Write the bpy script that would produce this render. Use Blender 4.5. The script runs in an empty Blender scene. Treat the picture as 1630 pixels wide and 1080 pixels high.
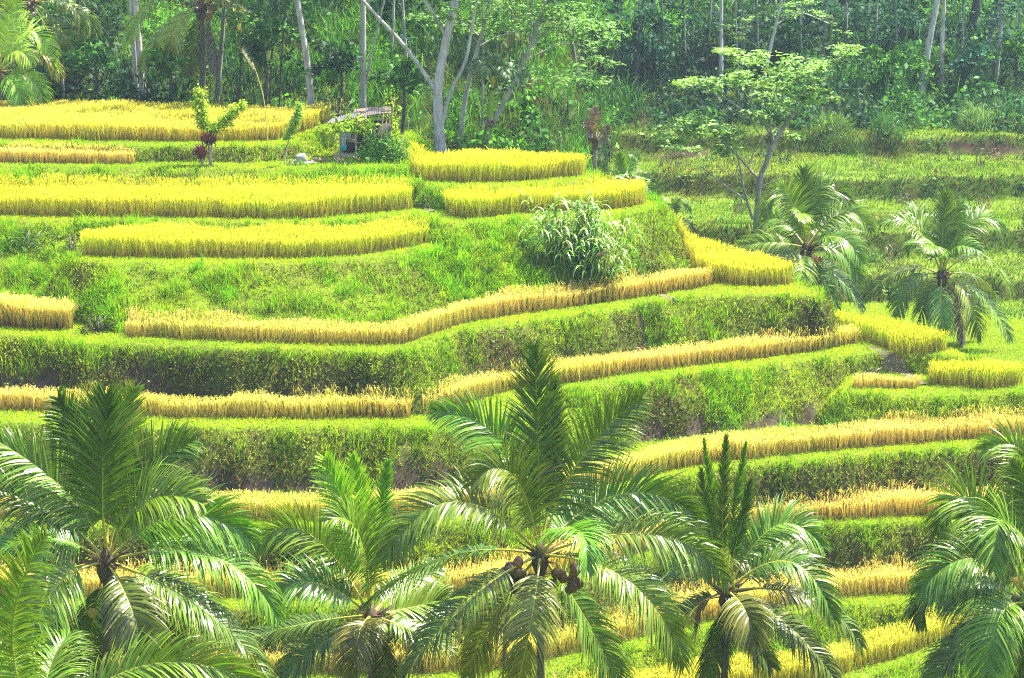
import bpy, math
import numpy as np

rng = np.random.default_rng(11)
scene = bpy.context.scene
COL = scene.collection
# ----------------------------------------------------------------------------------------------
# camera geometry: 85 mm lens across a valley, pitched down.  Camera at (0,0,CZ)
# ----------------------------------------------------------------------------------------------
CZ = 40.0
F = 1630 * 85 / 36.0
PITCH = math.atan(790.0 / F)
CP, SP = math.cos(PITCH), math.sin(PITCH)


def ray(px, py):
    a = (np.asarray(px, float) - 815) / F
    b = (540 - np.asarray(py, float)) / F
    return np.stack([a, CP + SP * b, -SP + CP * b], -1)


def atz(px, py, h):                       # point on the horizontal plane h metres below the camera
    r = ray(px, py)
    t = -h / r[..., 2:3]
    p = r * t
    p[..., 2] += CZ
    return p


def aty(px, py, Y):                       # point of the vertical plane Y metres in front of the camera
    r = ray(px, py)
    p = r * (np.asarray(Y, float)[..., None] / r[..., 1:2])
    p[..., 2] += CZ
    return p


def proj(P):
    x, y, z = P[..., 0], P[..., 1], P[..., 2] - CZ
    f = y * CP - z * SP
    u = y * SP + z * CP
    return 815 + F * x / f, 540 - F * u / f


def sstep(x, a, b):
    t = np.clip((x - a) / (b - a), 0, 1)
    return t * t * (3 - 2 * t)


_lat = rng.random((256, 256))


def vnoise(x, y, s, seed=0):
    x = np.asarray(x, float) / s + seed * 17.31
    y = np.asarray(y, float) / s + seed * 7.77
    xi, yi = np.floor(x).astype(int), np.floor(y).astype(int)
    fx, fy = x - xi, y - yi
    fx, fy = fx * fx * (3 - 2 * fx), fy * fy * (3 - 2 * fy)
    xi %= 256; yi %= 256
    x1, y1 = (xi + 1) % 256, (yi + 1) % 256
    return ((_lat[xi, yi] * (1 - fx) + _lat[x1, yi] * fx) * (1 - fy) +
            (_lat[xi, y1] * (1 - fx) + _lat[x1, y1] * fx) * fy)


def fbm(x, y, s, seed=0, o=3):
    v = 0; a = 1; t = 0
    for k in range(o):
        v = v + a * vnoise(x, y, s / 2 ** k, seed + 3 * k); t += a; a *= .5
    return v / t


def inside(X, Y, poly):
    n = len(poly); c = np.zeros(X.shape, bool)
    j = n - 1
    for i in range(n):
        xi, yi = poly[i]; xj, yj = poly[j]
        if yi != yj:
            m = ((yi > Y) != (yj > Y)) & (X < (xj - xi) * (Y - yi) / (yj - yi) + xi)
            c ^= m
        j = i
    return c


def polydist(X, Y, poly):
    d2 = np.full(X.shape, 1e18)
    n = len(poly)
    for i in range(n):
        ax, ay = poly[i]; bx, by = poly[(i + 1) % n]
        dx, dy = bx - ax, by - ay
        t = np.clip(((X - ax) * dx + (Y - ay) * dy) / (dx * dx + dy * dy + 1e-12), 0, 1)
        d2 = np.minimum(d2, (X - ax - t * dx) ** 2 + (Y - ay - t * dy) ** 2)
    return np.sqrt(d2)


def dens(pts, n=8):                       # smooth a polyline of pixels
    P = np.array(pts, float)
    if len(P) < 3:
        return P
    out = []
    Q = np.vstack([2 * P[0] - P[1], P, 2 * P[-1] - P[-2]])
    for i in range(1, len(Q) - 2):
        p0, p1, p2, p3 = Q[i - 1:i + 3]
        for t in np.linspace(0, 1, n, endpoint=False):
            out.append(.5 * ((2 * p1) + (-p0 + p2) * t + (2 * p0 - 5 * p1 + 4 * p2 - p3) * t * t + (-p0 + 3 * p1 - 3 * p2 + p3) * t ** 3))
    out.append(P[-1])
    return np.array(out)


# ----------------------------------------------------------------------------------------------
# terraces.  Each: height below the camera, lip contour (traced, put on its own level), rest of outline
# ----------------------------------------------------------------------------------------------
def world_xy(pts, h):
    P = np.array(pts, float)
    return atz(P[:, 0], P[:, 1], h)[:, :2]


BACKL = [(-90, 114), (-90, 60)]
LEVELS = []


def level(name, h, lip, right, slope, lush, closed=False, drop=2.2, back=None):
    f = world_xy(dens(lip, 4), h)
    r = world_xy(right, h) if len(right) else np.zeros((0, 2))
    poly = [tuple(p) for p in f] + [tuple(p) for p in r]
    if not closed:
        last = poly[-1]
        if back is not None:
            poly += back; last = back[-1]
        poly += [(last[0], 114.0), (-90.0, 114.0), (-90.0, poly[0][1])]
    LEVELS.append(dict(name=name, h=h, poly=poly, slope=slope, lush=lush, drop=drop))


level('T', 12.03, [(-300, 222), (0, 229), (160, 232), (300, 233), (440, 231), (482, 221), (530, 203), (548, 195)],
      [(556, 185)], 1.4, [(0, .55)], drop=0.7)
level('U4', 12.64, [(-300, 262), (0, 264), (220, 266), (400, 268), (520, 267), (600, 265), (640, 266)],
      [(648, 258), (645, 240)], .55, [(0, 1)], drop=1.25)
level('U4r', 13.0, [(655, 288), (700, 298), (800, 297), (900, 291), (940, 286), (956, 281)],
      [(950, 277), (900, 272), (820, 268), (700, 264), (655, 264)], 1.3, [(0, .7)], closed=True, drop=0.9)
level('U3', 13.8, [(-300, 345), (0, 349), (120, 352), (300, 353), (460, 356), (560, 350), (660, 345), (730, 356), (850, 348), (950, 345), (1020, 338), (1048, 331)],
      [(1044, 322), (1010, 310), (950, 302), (940, 290)], [(0, .52), (116, .58), (130, 1.6), (690, 1.6), (730, .66), (860, .60), (960, .75), (1010, 1.2), (1040, 1.8)], [(0, .85), (120, .7), (700, .9), (1000, 1)], drop=[(0, 2.7), (112, 2.7), (130, 0.8), (690, 0.8), (725, 2.7)], back=[(-5, 100), (-9, 105)])
level('U2', 14.5, [(118, 409), (150, 416), (400, 419), (540, 414), (680, 394), (722, 384)],
      [(735, 372), (700, 360), (300, 360), (120, 372)], [(0, 1.3), (110, 1.1), (190, .6), (250, .53), (560, .55), (700, .6)], [(0, 1), (560, .95), (650, .8)], closed=True, drop=2.0)
level('U1', 16.4, [(-300, 515), (0, 533), (120, 545), (200, 549), (400, 554), (560, 558), (640, 560), (685, 545), (740, 526), (850, 512), (1000, 487), (1060, 479), (1130, 471), (1200, 469), (1270, 470), (1300, 471)],
      [(1302, 464), (1266, 450), (1180, 428), (1100, 405), (1050, 385), (1005, 368)], [(0, 1.7), (200, 2.4), (1000, 2.4), (1060, 1.6), (1270, 1.9), (1300, 4.5)], [(0, .6), (180, .25), (650, .15), (700, .4), (1000, .25), (1040, .9), (1200, .75), (1240, .3)], drop=2.0, back=[(-5, 103), (-9, 107)])
level('M1', 18.3, [(-300, 660), (0, 672), (200, 680), (400, 678), (600, 680), (700, 683), (748, 680), (800, 652), (880, 627), (1000, 608), (1100, 594), (1200, 582), (1330, 568), (1400, 561), (1460, 562), (1510, 566), (1545, 572)],
      [(1545, 567), (1505, 556), (1400, 533), (1300, 516), (1240, 500)], [(0, 1.7), (750, 1.6), (900, 1.3), (1000, 1.8), (1130, 1.7), (1200, 1.2), (1330, 1.3), (1370, 3.0), (1600, 3.5)], [(0, .5), (220, .4), (420, .35), (745, .6), (900, 1), (1010, .8), (1040, .1), (1150, .3), (1200, .8), (1500, .9)], drop=[(0, 2.4), (1320, 2.0), (1360, .8)], back=[(0, 99), (-9, 107)])
level('R3', 19.0, [(1345, 618), (1380, 627), (1460, 629), (1560, 627), (1640, 622), (1720, 618)],
      [(1730, 596), (1640, 590), (1480, 590), (1350, 600)], 1.7, [(0, 1)], closed=True, drop=1.2)
level('S1', 20.2, [(-300, 820), (0, 832), (390, 838), (560, 838), (740, 830), (860, 803), (960, 786), (1080, 757), (1180, 741), (1300, 731), (1400, 722), (1560, 710), (1660, 704), (1850, 700)],
      [(1850, 640)], 2.3, [(0, .1), (1040, .3), (1150, .15)], drop=1.7)
level('S2', 21.9, [(-300, 950), (0, 958), (390, 965), (740, 958), (900, 925), (1000, 893), (1180, 852), (1290, 838), (1400, 832), (1510, 828), (1700, 822), (1850, 820)],
      [(1850, 720)], 2.3, [(0, .15), (1300, .1)], drop=1.8)
level('S3', 23.6, [(-300, 1090), (390, 1090), (740, 1085), (900, 1060), (1050, 1020), (1200, 985), (1320, 965), (1400, 962), (1470, 958), (1700, 945), (1850, 940)],
      [(1850, 850)], 1.4, [(0, .2), (1000, .5), (1300, 1)], drop=1.0)
level('S4', 24.5, [(-300, 1180), (390, 1182), (740, 1175), (1000, 1130), (1200, 1105), (1370, 1080), (1450, 1053), (1540, 1022), (1700, 985), (1850, 960)],
      [(1850, 900)], 1.3, [(0, .9)], drop=1.8)
level('S5', 26.2, [(-300, 1290), (740, 1285), (1000, 1240), (1370, 1180), (1540, 1130), (1700, 1080), (1850, 1050)],
      [(1850, 980)], 1.0, [(0, .9)], drop=9)
LV = {l['name']: i for i, l in enumerate(LEVELS)}

PRO_L = np.array([(0, 90), (90, 40), (97, 16), (101, 13.6), (106, 12.9), (109, 12.3), (116, 10.8), (125, 7.9), (150, -2), (200, -22), (300, -45), (460, -55)], float)
PRO_R = np.array([(0, 90), (86, 40), (95, 24.0), (99, 21.7), (102, 21.6), (102.7, 20.3), (106.8, 20.2), (107.6, 19.1), (112.6, 19.0), (113.4, 17.9), (123.2, 17.9),
                  (124.0, 16.8), (131, 16.6), (131.8, 15.6), (140, 15.4), (141, 14.4), (150, 13.3), (165, 10.0), (185, 0), (220, -18), (300, -45), (460, -60)], float)
NEAR = np.array([(-80, 1.7), (2, 1.7), (7, 4), (26, 28), (42, 37), (50, 37.5), (58, 36), (66, 33), (120, 60)], float)


def field(X, Y):
    """height, level index (-1 far, -2 near), distance from the lip, for arrays X, Y"""
    z = CZ - np.interp(Y, NEAR[:, 0], NEAR[:, 1]) + (fbm(X, Y, 9, 2) - .5) * .8
    idx = np.full(X.shape, -2); dist = np.zeros(X.shape)
    px, _ = proj(np.stack([X, Y, np.full(X.shape, CZ - 17.)], -1))
    nz = (fbm(X, Y, 1.6, 5) - .5)
    ok = (Y > 56) & (Y < 125)
    for i, l in enumerate(LEVELS):
        x, y = X[ok], Y[ok]
        ins = inside(x, y, l['poly'])
        d = np.where(ins, 0, polydist(x, y, l['poly']))
        s = l['slope']
        if isinstance(s, list):
            s = np.interp(px[ok], [a for a, b in s], [b for a, b in s])
        de = np.maximum(0, d + nz[ok] * np.minimum(d + .12, .9) * 1.15)
        g = s * (np.sqrt(de ** 2 + .05) - .2236)
        dr = l['drop']
        if isinstance(dr, list):
            dr = np.interp(px[ok], [a for a, b in dr], [b for a, b in dr])
        g = g + np.maximum(0, g - dr) * 3.0
        zk = CZ - l['h'] - g
        zo = z[ok]
        m = zk > zo
        zo[m] = zk[m]; z[ok] = zo
        t = idx[ok]; t[m] = i; idx[ok] = t
        t = dist[ok]; t[m] = d[m]; dist[ok] = t
    w = sstep(X, -1.5, 5.5)
    sh = (fbm(X, Y, 14, 9, 2) - .5) * 2.2 * sstep(Y, 98, 104)
    zf = CZ - (np.interp(Y + sh, PRO_L[:, 0], PRO_L[:, 1]) * (1 - w) + np.interp(Y + sh + X * .03, PRO_R[:, 0], PRO_R[:, 1]) * w)
    zf = zf + (fbm(X, Y, 5, 12) - .5) * .5
    m = zf > z
    z[m] = zf[m]; idx[m] = -1; dist[m] = 0
    z = z + (fbm(X, Y, .7, 21, 2) - .5) * .12 * np.where(idx >= 0, np.where(dist > .05, 1, .3), 1)
    return z, idx, dist


gx = np.concatenate([np.linspace(-300, -31, 36), np.arange(-30, 32, .15), np.linspace(33, 320, 36)])
gy = np.concatenate([np.linspace(-70, 56, 60), np.arange(58, 66, .4), np.arange(66, 106, .12), np.arange(106, 150, .33), np.arange(151, 220, 1.5), np.linspace(224, 450, 24)])
GX, GY = np.meshgrid(gx, gy, indexing='ij')
GZ, GI, GD = field(GX, GY)


def _gidx(g, v):
    i = np.clip(np.searchsorted(g, v) - 1, 0, len(g) - 2)
    return i, np.clip((v - g[i]) / (g[i + 1] - g[i]), 0, 1)


def gz(x, y):
    x = np.asarray(x, float); y = np.asarray(y, float)
    i, fx = _gidx(gx, x); j, fy = _gidx(gy, y)
    return ((GZ[i, j] * (1 - fx) + GZ[i + 1, j] * fx) * (1 - fy) + (GZ[i, j + 1] * (1 - fx) + GZ[i + 1, j + 1] * fx) * fy)


dZx = np.gradient(GZ, gx, axis=0); dZy = np.gradient(GZ, gy, axis=1)
GS = np.sqrt(dZx ** 2 + dZy ** 2)


def near_val(A, x, y):
    i, fx = _gidx(gx, x); j, fy = _gidx(gy, y)
    return A[i + (fx > .5), j + (fy > .5)]


# ----------------------------------------------------------------------------------------------
# mesh helpers
# ----------------------------------------------------------------------------------------------
class MB:
    """collects quads with a colour per vertex, builds ONE mesh object"""
    def __init__(self): self.v, self.f, self.c, self.n = [], [], [], 0

    def add(self, v, f, c):
        v = np.asarray(v, np.float32).reshape(-1, 3)
        c = np.asarray(c, np.float32)
        if c.ndim == 1: c = np.tile(c, (len(v), 1))
        self.v.append(v); self.c.append(c.reshape(-1, 3)); self.f.append(np.asarray(f, np.int64).reshape(-1, 4) + self.n); self.n += len(v)
        return self

    def build(self, name, m, parent=None, smooth=False):
        V = np.concatenate(self.v); Fc = np.concatenate(self.f); C = np.concatenate(self.c)
        me = bpy.data.meshes.new(name)
        org = np.zeros(3)
        if parent is not None:
            org = np.array(parent_world(parent))
        V = V - org
        me.vertices.add(len(V)); me.vertices.foreach_set('co', V.astype(np.float32).ravel())
        me.loops.add(Fc.size); me.loops.foreach_set('vertex_index', Fc.astype(np.int32).ravel())
        me.polygons.add(len(Fc)); me.polygons.foreach_set('loop_start', np.arange(0, Fc.size, 4, dtype=np.int32))
        try: me.polygons.foreach_set('loop_total', np.full(len(Fc), 4, np.int32))
        except Exception: pass
        if smooth: me.polygons.foreach_set('use_smooth', np.ones(len(Fc), bool))
        at = me.color_attributes.new('Col', 'FLOAT_COLOR', 'POINT')
        at.data.foreach_set('color', np.concatenate([C, np.ones((len(C), 1), np.float32)], 1).astype(np.float32).ravel())
        me.update(calc_edges=True)
        me.materials.append(m)
        o = bpy.data.objects.new(name, me); COL.objects.link(o)
        if parent is not None: o.parent = parent
        return o


def parent_world(p):
    v = np.array(p.location, float)
    while p.parent is not None:
        p = p.parent; v = v + np.array(p.location, float)
    return v


def tag(o, label=None, cat=None, group=None, kind=None):
    if label: o['label'] = label
    if cat: o['category'] = cat
    if group: o['group'] = group
    if kind: o['kind'] = kind
    return o


def empty(name, loc, label, cat, group=None):
    o = bpy.data.objects.new(name, None); COL.objects.link(o)
    o.location = tuple(float(a) for a in loc); o.empty_display_size = .2
    return tag(o, label, cat, group)


def norm(v): return v / (np.linalg.norm(v, axis=-1, keepdims=True) + 1e-12)


def strips(pos, wid, wdir, cols):
    """pos N,K,3  wid N,K  wdir N,3 or N,K,3  cols N,K,3 -> quads"""
    N, K = pos.shape[:2]
    if wdir.ndim == 2: wdir = wdir[:, None, :]
    off = wdir * (wid[..., None] * .5)
    v = np.stack([pos - off, pos + off], 2)                # N,K,2,3
    c = np.repeat(cols[:, :, None, :], 2, 2)
    b = (np.arange(N) * K * 2)[:, None, None]
    k = (np.arange(K - 1) * 2)[None, :, None]
    f = b + k + np.array([0, 1, 3, 2])[None, None, :]
    return v.reshape(-1, 3), f.reshape(-1, 4), c.reshape(-1, 3)


def blades(P, H, W, c0, c1, lean=.35, nseg=2, bias=(0, 0), up=None):
    N = len(P)
    a = rng.random(N) * 2 * np.pi
    wd = np.stack([np.cos(a), np.sin(a), np.zeros(N)], 1)
    wd[:, 1] *= .55; wd = norm(wd)                        # blades turn a bit more of their width to the slope's open side
    b = rng.random(N) * 2 * np.pi
    L = np.stack([np.cos(b), np.sin(b), np.zeros(N)], 1) * (rng.random(N) * lean)[:, None] + np.array([bias[0], bias[1], 0])
    s = np.linspace(0, 1, nseg + 1)
    Lm = np.linalg.norm(L, axis=1)
    pos = P[:, None, :] + L[:, None, :] * (s ** 1.8)[None, :, None] * H[:, None, None]
    pos[:, :, 2] += H[:, None] * (s[None, :] - .45 * Lm[:, None] * s[None, :] ** 2)
    wid = W[:, None] * (1 - .8 * s)[None, :]
    c = c0[:, None, :] * (1 - s)[None, :, None] + c1[:, None, :] * s[None, :, None]
    return strips(pos, wid, wd, c)


def leaves(P, L, W, c, flat=.0, droop=0.0):
    """one diamond leaf per point, random facing; flat->1 lies level"""
    N = len(P)
    d = rng.normal(size=(N, 3)); d[:, 2] = d[:, 2] * (1 - flat) - droop; d = norm(d)
    r = rng.normal(size=(N, 3)) + np.array([0, -.35, .9]) * (.6 + 2 * flat)
    n = norm(r - (r * d).sum(1, keepdims=True) * d)
    s = np.cross(d, n)
    v = np.stack([P, P + d * (L * .5)[:, None] + s * (W * .5)[:, None] + n * (L * .08)[:, None], P + d * L[:, None], P + d * (L * .5)[:, None] - s * (W * .5)[:, None] + n * (L * .08)[:, None]], 1)
    f = (np.arange(N) * 4)[:, None] + np.arange(4)[None]
    return v.reshape(-1, 3), f, np.repeat(c, 4, 0)


def tube(path, rad, nside=8, col=(.3, .3, .3), cap=True, wob=0):
    P = np.asarray(path, float); K = len(P)
    R = np.interp(np.linspace(0, 1, K), np.linspace(0, 1, len(rad)), rad) if len(rad) != K else np.asarray(rad, float)
    T = norm(np.gradient(P, axis=0))
    ref = np.array([0, 1, 0.]) if abs(T[:, 1]).mean() < .8 else np.array([1., 0, 0])
    A = norm(np.cross(T, ref)); B = np.cross(T, A)
    th = np.linspace(0, 2 * np.pi, nside, endpoint=False)
    rr = R[:, None] * np.ones(nside)[None]
    if wob: rr = rr * (1 + wob * (rng.random((K, nside)) - .5))
    V = P[:, None] + (A[:, None] * np.cos(th)[None, :, None] + B[:, None] * np.sin(th)[None, :, None]) * rr[..., None]
    i = np.arange(K - 1)[:, None]; j = np.arange(nside)[None]
    a = i * nside + j; b = i * nside + (j + 1) % nside
    Fq = np.stack([a, b, b + nside, a + nside], -1).reshape(-1, 4)
    V = V.reshape(-1, 3)
    if cap:
        V = np.vstack([V, P[-1:] + T[-1:] * R[-1], P[-1:] + T[-1:] * R[-1]])
        o = (K - 1) * nside; t = K * nside
        Fq = np.vstack([Fq] + [[[o + q, o + (q + 1) % nside, t, t + 1]] for q in range(0)])
        Fq = np.vstack([Fq, [[o + q, o + (q + 1) % nside, o + (q + 2) % nside, o + (q + 3) % nside] for q in (0, nside // 2 - 1)]])
        V = V[:-2]
    return V, Fq, np.tile(np.asarray(col, float), (len(V), 1))


def curve(pts, n=16):
    P = np.asarray(pts, float)
    q = dens(P, max(2, n // max(1, len(P) - 1)))
    return q


def bez(p0, pm, p1, n):                                  # quadratic curve through pm at its middle
    c = 2 * pm - .5 * (p0 + p1)
    t = np.linspace(0, 1, n)[:, None]
    return (1 - t) ** 2 * p0 + 2 * t * (1 - t) * c + t * t * p1


def vary(base, n, hv=.12, vv=.3):
    """n colours scattered about base (linear)"""
    b = np.asarray(base, float)
    if b.ndim == 1: b = np.tile(b, (n, 1))
    v = np.exp(rng.normal(0, vv, (n, 1)))
    h = np.exp(rng.normal(0, hv, (n, 3)))
    return np.clip(b * v * h, .003, .9)


# ----------------------------------------------------------------------------------------------
# materials
# ----------------------------------------------------------------------------------------------
def new_mat(name):
    m = bpy.data.materials.new(name); m.use_nodes = True
    nt = m.node_tree; nt.nodes.clear()
    return m, nt, nt.nodes, nt.links


def leaf_mat(name, rough=.55, spec=.3, trans=.35, tint=(1.25, 1.2, .5), noise=0.0):
    m, nt, N, L = new_mat(name)
    out = N.new('ShaderNodeOutputMaterial')
    at = N.new('ShaderNodeAttribute'); at.attribute_name = 'Col'
    col = at.outputs['Color']
    pb = N.new('ShaderNodeBsdfPrincipled'); pb.inputs['Roughness'].default_value = rough
    pb.inputs['Specular IOR Level'].default_value = spec
    L.new(col, pb.inputs['Base Color'])
    if trans > 0:
        tr = N.new('ShaderNodeBsdfTranslucent')
        mx = N.new('ShaderNodeMix'); mx.data_type = 'RGBA'; mx.blend_type = 'MULTIPLY'; mx.inputs[0].default_value = 1
        L.new(col, mx.inputs[6]); mx.inputs[7].default_value = (*tint, 1)
        L.new(mx.outputs[2], tr.inputs['Color'])
        ms = N.new('ShaderNodeMixShader'); ms.inputs[0].default_value = trans
        L.new(pb.outputs[0], ms.inputs[1]); L.new(tr.outputs[0], ms.inputs[2]); L.new(ms.outputs[0], out.inputs[0])
    else:
        L.new(pb.outputs[0], out.inputs[0])
    return m


def noise_mat(name, c1, c2, scale, rough=.85, bump=.3, stretch=(1, 1, 1), attr=False, spec=.2, detail=6):
    m, nt, N, L = new_mat(name)
    out = N.new('ShaderNodeOutputMaterial'); pb = N.new('ShaderNodeBsdfPrincipled')
    tc = N.new('ShaderNodeTexCoord'); mp = N.new('ShaderNodeMapping'); mp.inputs['Scale'].default_value = stretch
    nz = N.new('ShaderNodeTexNoise'); nz.inputs['Scale'].default_value = scale; nz.inputs['Detail'].default_value = detail
    L.new(tc.outputs['Object'], mp.inputs[0]); L.new(mp.outputs[0], nz.inputs['Vector'])
    rp = N.new('ShaderNodeValToRGB'); rp.color_ramp.elements[0].position = .35; rp.color_ramp.elements[1].position = .65
    rp.color_ramp.elements[0].color = (*c1, 1); rp.color_ramp.elements[1].color = (*c2, 1)
    L.new(nz.outputs['Fac'], rp.inputs[0])
    src = rp.outputs[0]
    if attr:
        at = N.new('ShaderNodeAttribute'); at.attribute_name = 'Col'
        mx = N.new('ShaderNodeMix'); mx.data_type = 'RGBA'; mx.blend_type = 'MULTIPLY'; mx.inputs[0].default_value = 1
        L.new(at.outputs['Color'], mx.inputs[6]); L.new(src, mx.inputs[7]); src = mx.outputs[2]
    L.new(src, pb.inputs['Base Color']); pb.inputs['Roughness'].default_value = rough; pb.inputs['Specular IOR Level'].default_value = spec
    bp = N.new('ShaderNodeBump'); bp.inputs['Strength'].default_value = bump; bp.inputs['Distance'].default_value = .03
    L.new(nz.outputs['Fac'], bp.inputs['Height']); L.new(bp.outputs[0], pb.inputs['Normal'])
    L.new(pb.outputs[0], out.inputs[0])
    return m


M_GRASS = leaf_mat('grass_blades', .7, .05, .4, (1.2, 1.15, .4))
M_RICE = leaf_mat('ripe_rice', .7, .08, .4, (1.1, 1.05, .6))
M_LEAF = leaf_mat('leaves', .6, .14, .35, (1.3, 1.25, .4))
M_PALM = leaf_mat('palm_leaflets', .33, .40, .20, (1.5, 1.6, .35))
M_SOIL = noise_mat('soil', (.75, .75, .75), (1.25, 1.2, 1.15), 3.0, .98, .6, attr=True, spec=.03)
M_BARK = noise_mat('bark', (.65, .65, .65), (1.2, 1.2, 1.2), 5.0, .8, .5, (1, 1, .35), attr=True)
M_NUT = noise_mat('coconut_husk', (.8, .8, .8), (1.2, 1.2, 1.2), 9.0, .45, .2, attr=True, spec=.4)
M_METAL = noise_mat('weathered_roofing', (.75, .75, .75), (1.1, 1.1, 1.1), 2.5, .55, .1, attr=True, spec=.4)
M_CLOTH = noise_mat('cloth', (.9, .9, .9), (1.05, 1.05, 1.05), 12, .9, .1, attr=True)
M_DIRT = noise_mat('bare_earth', (.75, .7, .7), (1.2, 1.2, 1.2), 6.0, .95, .6, attr=True)

# ----------------------------------------------------------------------------------------------
# ground
# ----------------------------------------------------------------------------------------------
n1 = fbm(GX, GY, 3.5, 31); n2 = fbm(GX, GY, .8, 33)
PXg, PYg = proj(np.stack([GX, GY, GZ], -1))
LUSH = np.full(GX.shape, .8)
for i, l in enumerate(LEVELS):
    m = GI == i
    v = np.interp(PXg[m], [a for a, b in l['lush']], [b for a, b in l['lush']])
    LUSH[m] = np.clip(v + (n1[m] - .5) * 1.9, 0, 1)
LUSH[(GI >= 0) & (GD < .22)] = 1
EDGE = (GI >= 0)
soilc = np.array([.040, .028, .016]); greenc = np.array([.075, .12, .008])
g = np.clip(.18 + .7 * LUSH + (n2 - .5) * .9, 0, 1)[..., None]
GC = soilc * (1 - g) + greenc * g
mfar = GI == -1
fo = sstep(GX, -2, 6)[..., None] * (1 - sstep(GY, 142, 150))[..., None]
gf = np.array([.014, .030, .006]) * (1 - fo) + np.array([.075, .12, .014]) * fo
gf = gf * (1 - .55 * sstep(GS, .4, .9))[..., None]  # riser shading put into the ground colour: darker where steep
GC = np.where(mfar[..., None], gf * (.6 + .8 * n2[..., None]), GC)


def px_patch(px, py, Y0, rx, ry):
    """soft mask (0..1) of an elliptic patch of ground round the spot seen there (metres)"""
    c = aty(px, py, Y0)
    return c[0], c[1], rx, ry


def hit(px, py):
    """where the line of sight through that spot meets the ground"""
    r = ray(px, py); tt = np.arange(55, 220, .03)
    P = np.array([0, 0, CZ]) + r * tt[:, None]
    return P[np.argmax(P[:, 2] < gz(P[:, 0], P[:, 1]))]


BARE = []
for px, py, rx, ry in [(1590, 240, 2.2, .22), (1538, 238, 1.0, .2), (1255, 208, 1.0, .5), (1160, 168, 1.3, .8), (1380, 178, .9, .5), (1590, 562, .5, .6), (960, 155, 1.6, .8), (1080, 250, 1.6, .5)]:
    _h = hit(px, py); BARE.append((_h[0], _h[1], rx, ry))


def bare(X, Y):
    b = np.zeros(np.shape(X))
    w = (fbm(X, Y, .9, 44) - .5) * 1.2
    for cx, cy, rx, ry in BARE:
        b = np.maximum(b, 1 - sstep(np.sqrt(((X - cx) / rx) ** 2 + ((Y - cy) / ry) ** 2) + w, .7, 1.2))
    return b


SOILY = dict(U1=[(0, .9), (300, .8), (380, .25), (650, .4), (1000, .3), (1100, .2)], M1=[(0, .9), (540, .95), (745, .7), (800, .1), (1015, .2), (1030, 1), (1290, .9), (1320, 0)], S1=[(0, .5), (1100, .2)])


def earthy(px, li, z, nz):
    r = np.zeros(np.shape(z))
    for nm, tb in SOILY.items():
        l = LEVELS[LV[nm]]; m = li == LV[nm]
        fr = (CZ - l['h'] - z) / 2.1
        v = np.interp(px, [p for p, q in tb], [q for p, q in tb]) * sstep(fr + (nz - .5) * 1.0, .42, .66)
        if nm == 'U1':
            v = np.maximum(v, (np.abs(px - 1018 - 9 * fr) < 5) & (fr > .05))  # narrow dark strip painted for the shaded notch, no recess in the mesh
        r = np.where(m, np.maximum(r, v), r)
    return r


ge = earthy(PXg, GI, GZ, fbm(GX, GY, 1.3, 79))[..., None]
GC = GC * (1 - ge) + np.array([.052, .036, .032]) * (.3 + .9 * n2[..., None]) * ge
gb = bare(GX, GY)[..., None] * mfar[..., None]
GC = GC * (1 - gb) + np.array([.045, .027, .022]) * (.4 + n2[..., None]) * gb


def grid_obj(name, m):
    V = np.stack([GX, GY, GZ], -1).reshape(-1, 3)
    nx, ny = GX.shape
    i = np.arange(nx - 1)[:, None]; j = np.arange(ny - 1)[None]
    a = i * ny + j
    f = np.stack([a, a + ny, a + ny + 1, a + 1], -1).reshape(-1, 4)
    b = MB(); b.add(V, f, GC.reshape(-1, 3))
    return b.build(name, m, smooth=True)


ground = grid_obj('hillside', M_SOIL)
tag(ground, 'stepped earth hillside carrying the rice terraces and the wooded slope behind', 'hillside', kind='structure')

# ----------------------------------------------------------------------------------------------
# rice
# ----------------------------------------------------------------------------------------------
RICE_POLY = []
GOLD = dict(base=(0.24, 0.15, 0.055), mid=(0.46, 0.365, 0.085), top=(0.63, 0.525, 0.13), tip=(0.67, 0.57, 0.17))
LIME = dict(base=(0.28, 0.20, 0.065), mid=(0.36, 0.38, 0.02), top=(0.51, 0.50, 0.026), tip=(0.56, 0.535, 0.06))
PALE = dict(base=(0.25, 0.19, 0.05), mid=(0.41, 0.36, 0.04), top=(0.57, 0.49, 0.06), tip=(0.62, 0.53, 0.10))


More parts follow.
